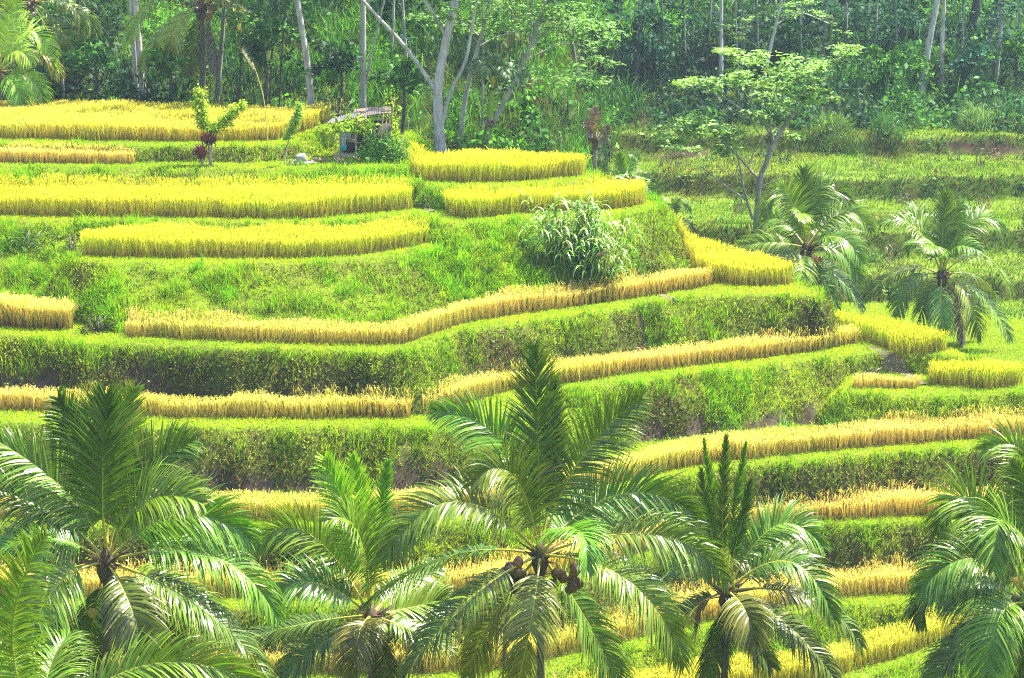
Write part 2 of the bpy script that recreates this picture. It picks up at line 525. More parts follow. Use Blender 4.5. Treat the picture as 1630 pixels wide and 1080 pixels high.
def rice(label, lv, front, depth, hgt, pal, den=95, w=.028, poly_px=None, cat='rice field', tol=.3):
    h = LEVELS[LV[lv]]['h']
    if poly_px is not None:
        poly = world_xy(poly_px, h)
    else:
        fr = dens(front, 6)
        A = world_xy(fr, h)
        dep = np.interp(np.linspace(0, 1, len(A)), np.linspace(0, 1, len(np.atleast_1d(depth))), np.atleast_1d(depth))
        B = A * (1 + dep / A[:, 1])[:, None]
        poly = np.vstack([A, B[::-1]])
    poly = [tuple(p) for p in poly]
    RICE_POLY.append((poly, lv))
    P = np.array(poly); lo, hi = P.min(0), P.max(0)
    den = den * 3.6; w = w * .48
    n = int((hi - lo).prod() * den)
    x = lo[0] + rng.random(n) * (hi[0] - lo[0]); y = lo[1] + rng.random(n) * (hi[1] - lo[1])
    # planted in hills: pull towards a loose lattice
    q = .21
    x = x + (np.round(x / q) * q - x) * .35; y = y + (np.round(y / q) * q - y) * .35
    z = gz(x, y)
    px, py = proj(np.stack([x, y, z], -1))
    jit = (fbm(x, y, .5, 61) - .5) * .35
    ok = inside(x + jit * 1.2, y + jit * 1.5, poly) & (np.abs(z - (CZ - h)) < tol) & (px > -420) & (px < 2050) & (py < 1260)
    x, y, z = x[ok], y[ok], z[ok]
    n = len(x)
    P = np.stack([x, y, z - .03], 1)
    big = fbm(x, y, 1.8, 51) - .5
    H = hgt * (1 + .50 * big + rng.normal(0, .055, n))
    a = rng.random(n) * 2 * np.pi
    lean = np.stack([np.cos(a), np.sin(a), np.zeros(n)], 1)
    lean[:, 1] -= .25
    wa = 6.28 * fbm(x, y, 2.4, 63) * 2; ws = .55 * np.clip(fbm(x, y, 1.7, 67) * 2.2 - .6, 0, 1.2)
    lean = lean + np.stack([np.cos(wa) * ws, np.sin(wa) * ws, 0 * ws], 1)
    amt = .08 + .34 * rng.random(n) ** 1.3
    zf = np.array([0, .42, .80, 1.0, 1.02]); lf = np.array([0, .12, .36, .72, 1.05]); wf = np.array([.9, 1.1, 1.0, 1.15, .5])
    pos = P[:, None, :] + lean[:, None, :] * (lf[None] * (amt * H)[:, None])[..., None]
    pos[:, :, 2] += zf[None] * H[:, None]
    b2 = rng.random(n) * 2 * np.pi
    wd = norm(np.stack([np.cos(b2), .5 * np.sin(b2), np.zeros(n)], 1))
    W = w * (.7 + .6 * rng.random(n))
    cb, cm, ct, ce = (np.array(pal[k]) for k in ('base', 'mid', 'top', 'tip'))
    tone = np.exp(.35 * big + rng.normal(0, .17, n))[:, None]
    yg = np.clip(.5 + 1.6 * (fbm(x, y, 4.0, 57) - .5) + rng.normal(0, .25, n), 0, 1)[:, None]
    shift = np.array([.86, 1.04, .85]) * (1 - yg) + np.array([1.08, .98, 1.1]) * yg
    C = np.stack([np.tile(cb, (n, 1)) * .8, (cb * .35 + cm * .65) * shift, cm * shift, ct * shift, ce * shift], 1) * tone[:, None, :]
    C = np.clip(C, .004, .9)
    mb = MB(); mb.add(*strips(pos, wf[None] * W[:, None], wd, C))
    # leaf blades among the stalks
    k = int(n * .55); s = rng.choice(n, k, replace=False)
    lc0 = np.clip(np.tile(cb * .8, (k, 1)) * tone[s], .004, .9); lc1 = np.clip(vary(cm * np.array([.78, 1.0, .7]), k, .1, .2), .004, .9)
    mb.add(*blades(P[s], H[s] * (.75 + .4 * rng.random(k)), W[s] * .75, lc0, lc1, .55, 2))
    o = mb.build('rice_field', M_RICE)
    return tag(o, label, cat, 'terraced rice fields', 'stuff')


rice('broad topmost golden green rice field in front of the forest trees', 'T', [(-200, 221), (0, 222), (200, 226), (330, 227), (440, 224), (475, 213), (525, 196)], [9.8, 9.5, 9, 8, 5, 2], .72, PALE, 70, .036)
rice('short narrow row of golden rice below the topmost field', 'U4', [(-200, 259), (0, 261), (120, 262), (215, 263)], [1.2, 1.1, .9], .52, GOLD, 110)
rice('wide lime yellow rice field stretching left of the footpath gap', 'U3', [(-200, 343), (0, 345), (250, 347), (470, 350), (560, 343), (655, 335)], [5.2, 5.2, 5.2, 5.0, 4.8], .80, LIME, 90)
rice('lime yellow rice field behind the tall reed clump', 'U3', [(692, 322), (735, 348), (850, 340), (950, 336), (1010, 330), (1024, 325)], [1.6, 3.0, 3.2, 3.0, 2.0], .76, LIME, 95)
rice('highest lime rice field between the hut bush and the dead frond', 'U4r', [(652, 284), (700, 291), (800, 291), (880, 285), (932, 281)], [3.8, 4.2, 4.0, 2.6, .7], .80, LIME, 90)
rice('short lime yellow rice strip with a straw brown foot above the big grass bank', 'U2', [(132, 410), (300, 412), (520, 411), (640, 397), (682, 388)], [2.6, 3.2, 3.2, 2.8, 1.8], .74, LIME, 95)
rice('wedge of lime rice beside the left mid slope palm', 'U1', None, 0, .82, LIME, 90, poly_px=[(1132, 450), (1200, 457), (1258, 455), (1264, 450), (1180, 429), (1100, 406), (1044, 380), (1046, 405), (1090, 434)], tol=1.3)
rice('stub of golden rice strip at the left edge before the dark shrub', 'U1', [(-200, 505), (0, 522), (116, 526)], 1.4, .86, GOLD, 150)
rice('long golden rice strip curving uphill to the footpath above the dark bank', 'U1', [(198, 537), (400, 546), (560, 549), (640, 549), (692, 533), (760, 512), (900, 492), (1050, 470), (1135, 455)], [.9, 1.2, 1.2, 1.2, 1.3, 1.3, .8], .62, GOLD, 110)
rice('golden rice strip ending at the muddy notch behind the leftmost tall palm', 'M1', [(-200, 640), (0, 653), (200, 664), (400, 668), (655, 667)], [1.2, 1.2, 1.0], .62, GOLD, 110)
rice('golden rice strip starting at the muddy notch and passing behind the central palm', 'M1', [(676, 662), (740, 644), (820, 622), (900, 612), (1000, 597), (1200, 573), (1300, 560), (1365, 548)], [1.3, 1.4, 1.4, 1.4], .62, GOLD, 110)
rice('wedge of lime rice below the two mid slope palms', 'M1', None, 0, .80, LIME, 95, poly_px=[(1402, 554), (1425, 563), (1470, 564), (1506, 562), (1508, 556), (1400, 534), (1300, 516), (1318, 524)])
rice('tiny patch of pale rice left of the dirt footpath', 'R3', [(1358, 619), (1440, 621), (1462, 617)], .8, .42, GOLD, 120)
rice('small plot of lime rice right of the dirt footpath', 'R3', [(1480, 613), (1560, 620), (1624, 616)], 1.6, .74, LIME, 105)
rice('golden rice strip bending round the hill just above the right hand dark hedge bank', 'S1', [(-200, 815), (0, 825), (390, 829), (545, 830), (740, 820), (860, 793), (985, 771), (1080, 748), (1180, 733), (1400, 713), (1560, 700), (1700, 693)], [1.5, 1.4, 1.5, 1.9, 1.7], .62, GOLD, 105)
rice('golden rice strip between the two hedge like banks on the right', 'S2', [(-200, 940), (0, 948), (390, 954), (740, 947), (900, 914), (1180, 842), (1290, 830), (1500, 822), (1700, 815)], [1.3, 1.3, 1.5], .62, GOLD, 105)
rice('golden rice strip under the lower hedge like bank', 'S3', [(-200, 1078), (390, 1078), (740, 1072), (900, 1046), (1050, 1008), (1200, 975), (1325, 956), (1470, 947), (1700, 936)], [1.3, 1.5, 1.9, 1.6], .66, GOLD, 100)
rice('lowest yellow rice strip on the right with grass below it', 'S4', [(740, 1165), (1000, 1120), (1200, 1096), (1325, 1079), (1440, 1045), (1515, 1019), (1700, 972)], [1.3, 1.4, 1.4, 1.1], .66, PALE, 100)


def in_rice(x, y, z):
    m = np.zeros(len(x), bool)
    for poly, lv in RICE_POLY:
        m |= inside(x, y, poly) & (np.abs(z - (CZ - LEVELS[LV[lv]]['h'])) < .3)
    return m


# ----------------------------------------------------------------------------------------------
# grass and weeds on the terraces
# ----------------------------------------------------------------------------------------------
def scatter(n, y0, y1, margin=430):
    """n points, even over the ground between y0 and y1 that the valley side shows"""
    y = np.sqrt(y0 ** 2 + rng.random(n) * (y1 ** 2 - y0 ** 2))
    x = (rng.random(n) * 2 - 1) * (815 + margin) / F * y * 1.03
    return x, y


def sample_surface(n, y0, y1):
    x, y = scatter(n, y0, y1)
    s = near_val(GS, x, y)
    keep = rng.random(n) < np.sqrt(1 + np.minimum(s, 2.6) ** 2) / 2.8
    x, y = x[keep], y[keep]
    return x, y, gz(x, y), near_val(GS, x, y), near_val(GI, x, y), near_val(GD, x, y), near_val(LUSH, x, y)


x, y, z, s, li, ld, lu = sample_surface(2600000, 64, 108)
px, py = proj(np.stack([x, y, z], -1))
ok = (li >= 0) & (py < 1230) & ~in_rice(x, y, z)
x, y, z, s, li, ld, lu, px, py = (a[ok] for a in (x, y, z, s, li, ld, lu, px, py))
nn = fbm(x, y, 2.6, 71); nf = fbm(x, y, .55, 73)
ea = earthy(px, li, z, fbm(x, y, 1.3, 79))
ok = rng.random(len(x)) > ea * .9
x, y, z, s, li, ld, lu, px, py, nn, nf = (q[ok] for q in (x, y, z, s, li, ld, lu, px, py, nn, nf))
face = (s > .5) & (ld > .06)
steep = s > 1.25
# lush grass blades: treads, lips and the gentle slopes
fr_ = np.zeros(len(x))
for i_, l_ in enumerate(LEVELS):
    m_ = li == i_; fr_[m_] = (CZ - l_['h'] - z[m_]) / 2.0
lu = np.where(steep, np.clip(lu + .45 * (1 - 2.6 * fr_) + (nn - .5) * .5, 0, 1), np.where(ld > .06, np.maximum(lu, .80), lu))
pl = np.where(face, lu ** 1.3, 1.0) * np.where(face, .85, .75)
pick = rng.random(len(x)) < pl * (.45 + .9 * nf)
X, Y, Z = x[pick], y[pick], z[pick]; n = len(X); fc = face[pick]; N1 = nn[pick]; N2 = nf[pick]; LU = lu[pick]
tall = np.clip((N2 - .42) * 3.2, 0, 1) * np.where(fc, 1, .15)
H = np.where(fc, .12 + .34 * tall, .10 + .05 * N2) * (.7 + .6 * rng.random(n))
lipz = (~fc) | (near_val(GD, X, Y) < .35)
H = np.where(lipz, H * .8, H)
cA = np.array([.29, .50, .008]); cB = np.array([.44, .56, .012]); cC = np.array([.12, .30, .008]); cD = np.array([.30, .26, .085])
k1 = np.clip((N1 - .35) * 2.6, 0, 1)[:, None]; k2 = (tall * .75)[:, None]
c1 = cA * (1 - k1) + cB * k1
c1 = c1 * (1 - k2) + cC * k2
dry = (rng.random(n) < .07 + .12 * (N1 < .4))[:, None]
c1 = np.where(dry, cD, c1)
c1 = vary(c1, n, .08, .22)
c0 = c1 * np.array([.62, .66, .7])
P = np.stack([X, Y, Z - .01], 1)
mb = MB()
mb.add(*blades(P, H, .018 + .018 * rng.random(n), c0, c1, .75, 2, bias=(0, -.22)))
# taller tufts on the gentle slopes
tx, ty = scatter(22000, 70, 104)
tl = near_val(GI, tx, ty); ts = near_val(GS, tx, ty); tu = near_val(LUSH, tx, ty); tn = fbm(tx, ty, 2.2, 83)
ok = (tl >= 0) & (ts > .4) & (tu > .55) & (tn > .53) & (near_val(GD, tx, ty) > .15) & ~in_rice(tx, ty, gz(tx, ty))
tx, ty, tn = tx[ok], ty[ok], tn[ok]
k = 34; n = len(tx) * k; ii = np.repeat(np.arange(len(tx)), k)
qx = tx[ii] + rng.normal(0, .13, n); qy = ty[ii] + rng.normal(0, .13, n)
bc = vary(np.array([.17, .37, .008]), len(tx), .12, .3)[ii]
bc = vary(bc, n, .05, .2)
mb.add(*blades(np.stack([qx, qy, gz(qx, qy)], 1), (.22 + .30 * rng.random(n)) * (.7 + .9 * (tn[ii] - .45) * 2), .014 + .016 * rng.random(n), bc * .55, bc, 1.0, 3, bias=(0, -.35)))
o = mb.build('grass', M_GRASS)
tag(o, 'bright green grass on the terrace edges and the gentler banks', 'grass', kind='stuff')
# weeds with small leaves: the steep banks
pk = face & (rng.random(len(x)) < (1 - .75 * lu) * (.30 + 1.0 * nf) * 1.0)
X, Y, Z = x[pk], y[pk], z[pk]; n = len(X); N1 = nn[pk]; N2 = nf[pk]; D = ld[pk]; LI = li[pk]
low = sstep(D, .45, .85) * np.where(near_val(GS, X, Y) > 1.2, 1, 0)
drop = rng.random(n) < low * np.clip(1.6 * (fbm(X, Y, 1.5, 79) - .3), 0, .9)
X, Y, Z, N1, N2, low = (a[~drop] for a in (X, Y, Z, N1, N2, low)); n = len(X)
out_n = np.stack([-near_val(dZx, X, Y), -near_val(dZy, X, Y), np.ones(n)], 1); out_n = norm(out_n)
P = np.stack([X, Y, Z], 1) + out_n * (rng.random(n) ** 1.5 * (.04 + .22 * N2))[:, None]
wA = np.array([.085, .13, .010]); wB = np.array([.18, .24, .018]); wC = np.array([.15, .10, .028]); wD = np.array([.05, .10, .010])
k1 = np.clip((N1 - .3) * 2.4, 0, 1)[:, None]; k3 = (rng.random(n) < .06 + .22 * low)[:, None]; k4 = (N2 > .62)[:, None]
c = wA * (1 - k1) + wB * k1
c = np.where(k4, wD * .6 + c * .4, c); c = np.where(k3, wC, c)
c = vary(c * .8, n, .1, .33)
mb = MB()
mb.add(*leaves(P, .06 + .08 * rng.random(n), .035 + .035 * rng.random(n), c, .1, .35))
hk = rng.random(n) < .28
m_ = int(hk.sum())
ch = vary(c[hk] * np.array([1.15, 1.2, .9]), m_, .06, .2)
mb.add(*blades(P[hk], .14 + .22 * rng.random(m_), .014 + .014 * rng.random(m_), ch * .6, ch, .9, 2, bias=(0, -.75)))
o = mb.build('bank_weeds', M_LEAF)
tag(o, 'olive and brown weeds matted over the steep terrace banks', 'weeds', kind='stuff')

# ----------------------------------------------------------------------------------------------
# the far side: grass terraces on the right, undergrowth of the wood
# ----------------------------------------------------------------------------------------------
def far_pts(n, y0, y1):
    x, y = scatter(n, y0, y1, 430)
    z = gz(x, y); li = near_val(GI, x, y)
    px, py = proj(np.stack([x, y, z], -1))
    ok = (li == -1) & (py > -160)
    return x[ok], y[ok], z[ok], near_val(GS, x[ok], y[ok]), px[ok], py[ok]


x, y, z, s, px, py = far_pts(830000, 96, 150)
open_ = sstep(x, -1.5, 6) * (1 - sstep(y + 6 * (fbm(x, y, 8, 91) - .5), 140, 146))     # open grass, right side only
b = bare(x, y)
n1 = fbm(x, y, 3.2, 93); n2 = fbm(x, y, .8, 95)
keep = (rng.random(len(x)) < (.55 + .9 * sstep(s, .4, .9)) * (.25 + .75 * open_) * (.35 + .9 * n2)) & (rng.random(len(x)) > b * .93)
x, y, z, s, n1, n2, open_ = (a[keep] for a in (x, y, z, s, n1, n2, open_)); n = len(x)
fc = sstep(s, .25, .7)
tall = np.clip((n1 - .5) * 4, 0, 1)
H = .12 + .12 * rng.random(n) + .30 * tall * (.4 + .6 * fc) + .25 * (1 - open_)
mixg = np.clip((fbm(x, y, 6, 99) - .38) * 5, 0, 1)[:, None]
c1 = (np.array([.11, .22, .028]) * (1 - mixg) + np.array([.20, .33, .03]) * mixg) * (1 - fc)[:, None] + np.array([.055, .125, .018]) * fc[:, None]  # weeds on the risers darker, their shading put into the colour
c1 = c1 * (1 - tall[:, None] * .5) + np.array([.07, .20, .015]) * tall[:, None] * .5
dp = np.clip((fbm(x, y, 4.5, 97) - .5) * 4, 0, 1)
c1 = c1 * (.72 + .28 * (1 - dp[:, None]))
c1 = np.where((rng.random(n) < .08 + .45 * dp + .25 * fc * (n2 < .5))[:, None], np.array([.15, .105, .06]), c1)
c1 = vary(c1, n, .08, .25)
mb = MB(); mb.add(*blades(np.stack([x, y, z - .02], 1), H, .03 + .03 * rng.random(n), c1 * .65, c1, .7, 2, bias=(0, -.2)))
tag(mb.build('meadow_grass', M_GRASS), 'soft green grass on the far terraces beyond the spur', 'grass', kind='stuff')


def clumps(cx, cy, R, Hh, per, size, cols, mb, blade=0.0, flat=.2):
    """leafy mounds: per leaves per square metre of shell, on and in a lumpy dome"""
    cz = gz(cx, cy)
    k = np.maximum(20, (per * R * (R + Hh) * 2.2)).astype(int)
    idx = np.repeat(np.arange(len(cx)), k); n = len(idx)
    u = rng.random(n) * 2 * np.pi; v = rng.random(n) ** .8
    rad = (1 - rng.random(n) ** 2 * .45)
    lump = .72 + .56 * vnoise(u * 1.3 + idx * 9.1, v * 3 + idx * 3.7, .8, 7)
    rad = rad * lump
    sx = np.cos(u) * np.sqrt(1 - v ** 2 * .96); sy = np.sin(u) * np.sqrt(1 - v ** 2 * .96)
    P = np.stack([cx[idx] + R[idx] * sx * rad, cy[idx] + R[idx] * sy * rad, cz[idx] - .1 + Hh[idx] * v * rad], 1)
    c = vary(cols[idx], n, .08, .30)
    bl = rng.random(n) < blade[idx] if isinstance(blade, np.ndarray) else rng.random(n) < blade
    a = ~bl
    if a.any():
        sz = size[idx][a] * (.6 + .8 * rng.random(a.sum()))
        mb.add(*leaves(P[a], sz, sz * .5, c[a], flat, .25))
    if bl.any():
        m = int(bl.sum())
        hh = size[idx][bl] * 3.0 * (.6 + .8 * rng.random(m))
        mb.add(*blades(P[bl], hh, size[idx][bl] * .16 * (.6 + .8 * rng.random(m)), c[bl] * .6, c[bl] * 1.15, 1.0, 3))


DARK = np.array([.014, .046, .012]); MID = np.array([.036, .118, .014]); BRI = np.array([.075, .22, .014]); OLV = np.array([.070, .095, .018]); BLU = np.array([.018, .068, .036])  # BLU carries the blue of distant haze in the leaf colour
x, y = scatter(6800, 103, 172, 430)
li = near_val(GI, x, y); z = gz(x, y); px, py = proj(np.stack([x, y, z], -1))
wood = np.where(x < 5, 1.0, np.where(y > 133 + 7 * (fbm(x, y, 6, 103) - .5), 1.0, 0.0))
wood = wood * np.where((px > 640) & (px < 1000) & (py > 215), .4, 1)
dens_ = 1 - .65 * sstep(y, 122, 140)
dens_ = np.where(x > 5, .9, dens_)
ok = (li == -1) & (py > -170) & (wood > 0) & (rng.random(len(x)) < dens_ * .62) & ~((x < 0) & (y < 109.5) & (px < 545)) & (bare(x, y) < .4) & ~((px > 520) & (px < 650) & (y < 107))
x, y, py, px = x[ok], y[ok], py[ok], px[ok]; n = len(x)
t = fbm(x, y, 5, 101); r0 = rng.random(n)
tallgrass = (fbm(x, y, 7, 105) > .47) & (x < 8)
cols = np.where((t > .56)[:, None], BRI, np.where((t > .43)[:, None], MID, DARK))
cols = np.where((r0 < .10)[:, None], OLV, cols)
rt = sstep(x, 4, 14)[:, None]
cols = cols * (1 - rt) + (cols * .55 + BLU * .45) * rt  # haze painted in: leaves turn bluer towards the right
far = sstep(y, 115, 150)
R = (.55 + .75 * rng.random(n) ** 1.5) * (1 + .5 * far); Hh = R * (.8 + .8 * rng.random(n)) * np.where(tallgrass, 1.0, 1)
mb = MB()
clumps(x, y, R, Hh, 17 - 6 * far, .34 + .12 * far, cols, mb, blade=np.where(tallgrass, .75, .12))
tag(mb.build('undergrowth', M_LEAF), 'dense tropical undergrowth covering the wooded slope', 'undergrowth', kind='stuff')


# low scrub along the far risers
x, y = scatter(3400, 99, 142, 430)
li = near_val(GI, x, y); sc = near_val(GS, x, y)
ok = (li == -1) & (x > 3) & (rng.random(len(x)) < .26 + .55 * sstep(sc, .35, .9) + .25 * (fbm(x, y, 6, 131) > .56)) & (bare(x, y) < .3)
x, y = x[ok], y[ok]; n = len(x)
R = .22 + .38 * rng.random(n) ** 1.6; Hh = R * (.6 + .7 * rng.random(n))
r0 = rng.random(n)[:, None]
cols = np.where(r0 < .35, np.array([.045, .115, .020]), np.where(r0 < .6, np.array([.09, .17, .025]), np.where(r0 < .8, np.array([.10, .085, .055]), np.array([.025, .065, .020]))))
mb = MB(); clumps(x, y, R, Hh, 55, .16 + .08 * rng.random(n), cols, mb, blade=np.where(rng.random(n) < .4, .7, .15))
tag(mb.build('scrub', M_LEAF), 'low mixed scrub along the risers of the far terraces', 'undergrowth', kind='stuff')


# ----------------------------------------------------------------------------------------------
# coconut palms
# ----------------------------------------------------------------------------------------------
G_NEW = np.array([.095, .20, .006]); G_MID = np.array([.076, .155, .006]); G_OLD = np.array([.066, .118, .008]); G_YEL = np.array([.14, .19, .015]); G_DEAD = np.array([.125, .095, .085])
RACH = np.array([.36, .34, .05])


def frond_mesh(C, M, T, Lmax, n, droop, face, col, twist=0., ang=(25, 62), wid=.042, rach=RACH, petiole=.16, dry=.06, scale=1.0):
    N = 40
    B = bez(C, M, T, 120)
    seg = np.concatenate([[0], np.cumsum(np.linalg.norm(np.diff(B, axis=0), axis=1))]); tot = seg[-1]
    u = np.linspace(0, 1, N)
    P = np.stack([np.interp(u * tot, seg, B[:, i]) for i in range(3)], 1)
    Tn = norm(np.gradient(P, axis=0))
    o = (T - C) * np.array([1, 1, 0]); o = o / (np.linalg.norm(o) + 1e-6)
    Uref = np.array([0, 0, 1.]) - .45 * o
    Uref = Uref * (1 - face) + np.array([0, -1., .15]) * face
    U = norm(Uref[None] - (Tn @ Uref)[:, None] * Tn)
    S = norm(np.cross(Tn, U))
    tw = np.deg2rad(twist) * u
    S, U = S * np.cos(tw)[:, None] + U * np.sin(tw)[:, None], U * np.cos(tw)[:, None] - S * np.sin(tw)[:, None]
    # leaflets
    t = petiole + (1 - petiole) * np.linspace(0, 1, n) ** .95
    t = np.clip(t + rng.normal(0, .15 / n, n), petiole, .998)
    def at(A): return np.stack([np.interp(t, u, A[:, i]) for i in range(3)], 1)
    p, tn, sn, un = at(P), norm(at(Tn)), norm(at(S)), norm(at(U))
    tau = (t - petiole) / (1 - petiole)
    vs, fs, cs = [], [], []
    off = 0
    Lenv = Lmax * np.clip(np.sin(np.pi * (.16 + .78 * tau)), .05, 1) ** .75
    for sgn in (-1, 1):
        A = np.deg2rad(ang[0] + (ang[1] - ang[0]) * tau + rng.normal(0, 5, n))
        lift = .22 + rng.normal(0, .10, n)
        D = norm(sn * (sgn * np.cos(A) * 1)[:, None] + tn * np.sin(A)[:, None] + un * lift[:, None])
        Ln = Lenv * (1 + rng.normal(0, .07, n)) * np.where(rng.random(n) < .03, .55, 1)
        K = 6; s = np.linspace(0, 1, K)
        dr = droop * (1 + rng.normal(0, .25, n))
        # bend each leaflet towards the ground step by step, keeping its length
        pos = np.zeros((n, K, 3)); pos[:, 0] = p + un * .012
        d = D.copy()
        for k in range(1, K):
            pos[:, k] = pos[:, k - 1] + d * (Ln / (K - 1))[:, None]
            d = norm(d + np.array([0, 0, -1.])[None] * (dr * (.22 + .14 * k))[:, None])
        wd0 = norm(tn - (tn * D).sum(1, keepdims=True) * D + un * rng.normal(0, .22, n)[:, None])
        W = wid * (.75 + .5 * rng.random(n))[:, None] * np.array([.55, 1, .95, .75, .45, .10])[None]
        c = vary(col, n, .06, .16)
        tipc = np.where((rng.random(n) < dry)[:, None], np.array([.30, .22, .10]), c * np.array([1.12, 1.02, .95]))
        yl = np.clip(rng.normal(.0, .35, n), 0, 1)[:, None]
        c = c * (1 - yl * .35) + np.array([.17, .20, .02]) * yl * .35
        cc = c[:, None] * (1 - s ** 3)[None, :, None] + tipc[:, None] * (s ** 3)[None, :, None]
        v, f, q = strips(pos, W, wd0, cc)
        vs.append(v); fs.append(f + off); cs.append(q); off += len(v)
    # rachis
    r = np.interp(u, [0, .08, .2, 1], [.050, .036, .026, .006]) * scale
    v, f, q = tube(P, r, 6, rach)
    vs.append(v); fs.append(f + off); cs.append(q)
    return np.concatenate(vs), np.concatenate(fs), np.concatenate(cs)


def lump_mesh(c, r, col, seg=10, rings=7, squash=(1, 1, 1.15), noise=.08):
    th = np.linspace(0, np.pi, rings); ph = np.linspace(0, 2 * np.pi, seg, endpoint=False)
    V = np.stack([np.sin(th)[:, None] * np.cos(ph)[None], np.sin(th)[:, None] * np.sin(ph)[None], np.cos(th)[:, None] * np.ones(seg)[None]], -1)
    V = V * (1 + noise * (rng.random((rings, seg, 1)) - .5)) * np.array(squash) * r
    i = np.arange(rings - 1)[:, None]; j = np.arange(seg)[None]
    f = np.stack([i * seg + j, (i + 1) * seg + j, (i + 1) * seg + (j + 1) % seg, i * seg + (j + 1) % seg], -1).reshape(-1, 4)
    return V.reshape(-1, 3) + np.asarray(c), f, np.tile(np.asarray(col, float), (rings * seg, 1))


def palm(label, Y, crown, fronds, nuts=(), lean=.3, rt=.12, Lmax=1.14, n=122, wid=.043, trunk_col=(.11, .095, .08), group='coconut palms', scale=1.0, nutcol=(.10, .06, .02), nut_r=.125, stalks=(), base=None, tone=(.92, .94, 1.0)):
    C = aty(*crown, Y)
    if base is None:
        bx, by = C[0] + lean, Y + .4
    else:
        bx, by = base
    bz = float(gz(bx, by))
    t = empty('coconut_palm', (bx, by, bz), label, 'palm', group)
    K = 46
    s = np.linspace(0, 1, K)
    path = np.stack([bx + (C[0] - bx) * s ** 1.7, by + (C[1] - by) * s ** 1.7, bz - .25 + (C[2] - bz + .2) * s], 1)
    rr = rt * (1 + .55 * np.exp(-s * 14)) * (1 - .22 * s) * (1 + .07 * (np.arange(K) % 2))
    mb = MB(); mb.add(*tube(path, rr, 10, trunk_col, wob=.10)); mb.build('trunk', M_BARK, t, True)
    # fibrous heart with old leaf bases
    mb = MB()
    mb.add(*tube(np.array([C + [0, 0, -.45 * scale], C + [0, 0, -.2 * scale], C + [0, 0, .1 * scale], C + [0, 0, .42 * scale]]), np.array([.14, .22, .19, .06]) * scale, 9, (.07, .045, .025), wob=.35))
    for k in range(16):
        a = rng.random() * 6.28; d = np.array([math.cos(a), math.sin(a), .25 + .9 * rng.random()]); d /= np.linalg.norm(d)
        p0 = C + np.array([0, 0, -.25 + .3 * rng.random()]) * scale
        mb.add(*tube(np.array([p0, p0 + d * .3 * scale, p0 + d * (.5 + .35 * rng.random()) * scale + [0, 0, -.1 * rng.random()]]), np.array([.05, .035, .012]) * scale, 5, vary([.09, .055, .03], 1)[0]))
    mb.build('crown_base', M_BARK, t)
    for fr in fronds:
        (mx, my, dm), (tx, ty, dt) = fr[0], fr[1]
        o = fr[2] if len(fr) > 2 else {}
        kind = o.get('k', 'mid')
        col = {'new': G_NEW, 'mid': G_MID, 'old': G_OLD, 'yel': G_YEL, 'dead': G_DEAD}[kind]
        dro = o.get('d', {'new': .12, 'mid': .46, 'old': .85, 'yel': .6, 'dead': 1.2}[kind])
        fc = o.get('f', {'new': .95, 'mid': .25, 'old': .1, 'yel': .15, 'dead': 0}[kind])
        fc = min(.95, fc + (.22 if kind == 'mid' else .05))
        col = col * np.exp(rng.normal(0, .16)) * np.array([np.exp(rng.normal(.05, .14)), 1, 1]) * np.array(tone)
        M = aty(mx, my, Y + dm * scale); T = aty(tx, ty, Y + dt * scale)
        d0 = norm((M - C)[None])[0]
        st = C + d0 * .12 * scale + np.array([0, 0, .08 + (.18 if kind == 'new' else 0)]) * scale
        mb = MB()
        mb.add(*frond_mesh(st, M, T, Lmax * o.get('L', 1.0), int(n * o.get('n', 1)), dro, fc, col * o.get('b', 1.0), twist=o.get('t', rng.normal(0, 18)), ang=o.get('a', (38, 66) if kind == 'new' else (22, 60)), wid=wid,
                                rach=RACH if kind != 'dead' else np.array([.22, .15, .09]), petiole=o.get('p', .2 if kind != 'new' else .22), dry=.05 if kind in ('new', 'mid') else .16, scale=scale))
        f = mb.build('frond', M_PALM, t)
        if kind == 'dead': f['label'] = 'withered brown frond hanging down'
    for (nx, ny, cnt, nc) in nuts:
        c0 = aty(nx, ny, Y - .28 * scale)
        for k in range(cnt):
            a = rng.normal(size=3) * np.array([.095, .07, .10]) * scale * (cnt ** .33) * .8
            mb = MB(); mb.add(*lump_mesh(c0 + a, nut_r * (.85 + .3 * rng.random()), vary(nc, 1, .2, .3)[0]))
            mb.build('coconut', M_NUT, t, True)
    for pts in stalks:
        P = np.array([aty(a, b, Y + c) for a, b, c in pts])
        mb = MB(); mb.add(*tube(curve(P, 12), [.02, .02, .045, .03], 6, (.15, .10, .08)))
        e = P[-1]
        m = 60; pp = np.tile(P[-2], (m, 1)) + (e - P[-2]) * rng.random((m, 1)) ** .6
        mb.add(*blades(pp, -(.3 + .4 * rng.random(m)), .012 + .01 * rng.random(m), vary([.16, .10, .085], m), vary([.20, .13, .11], m), .35, 2))
        mb.build('dry_flower_stalk', M_LEAF, t)
    return t


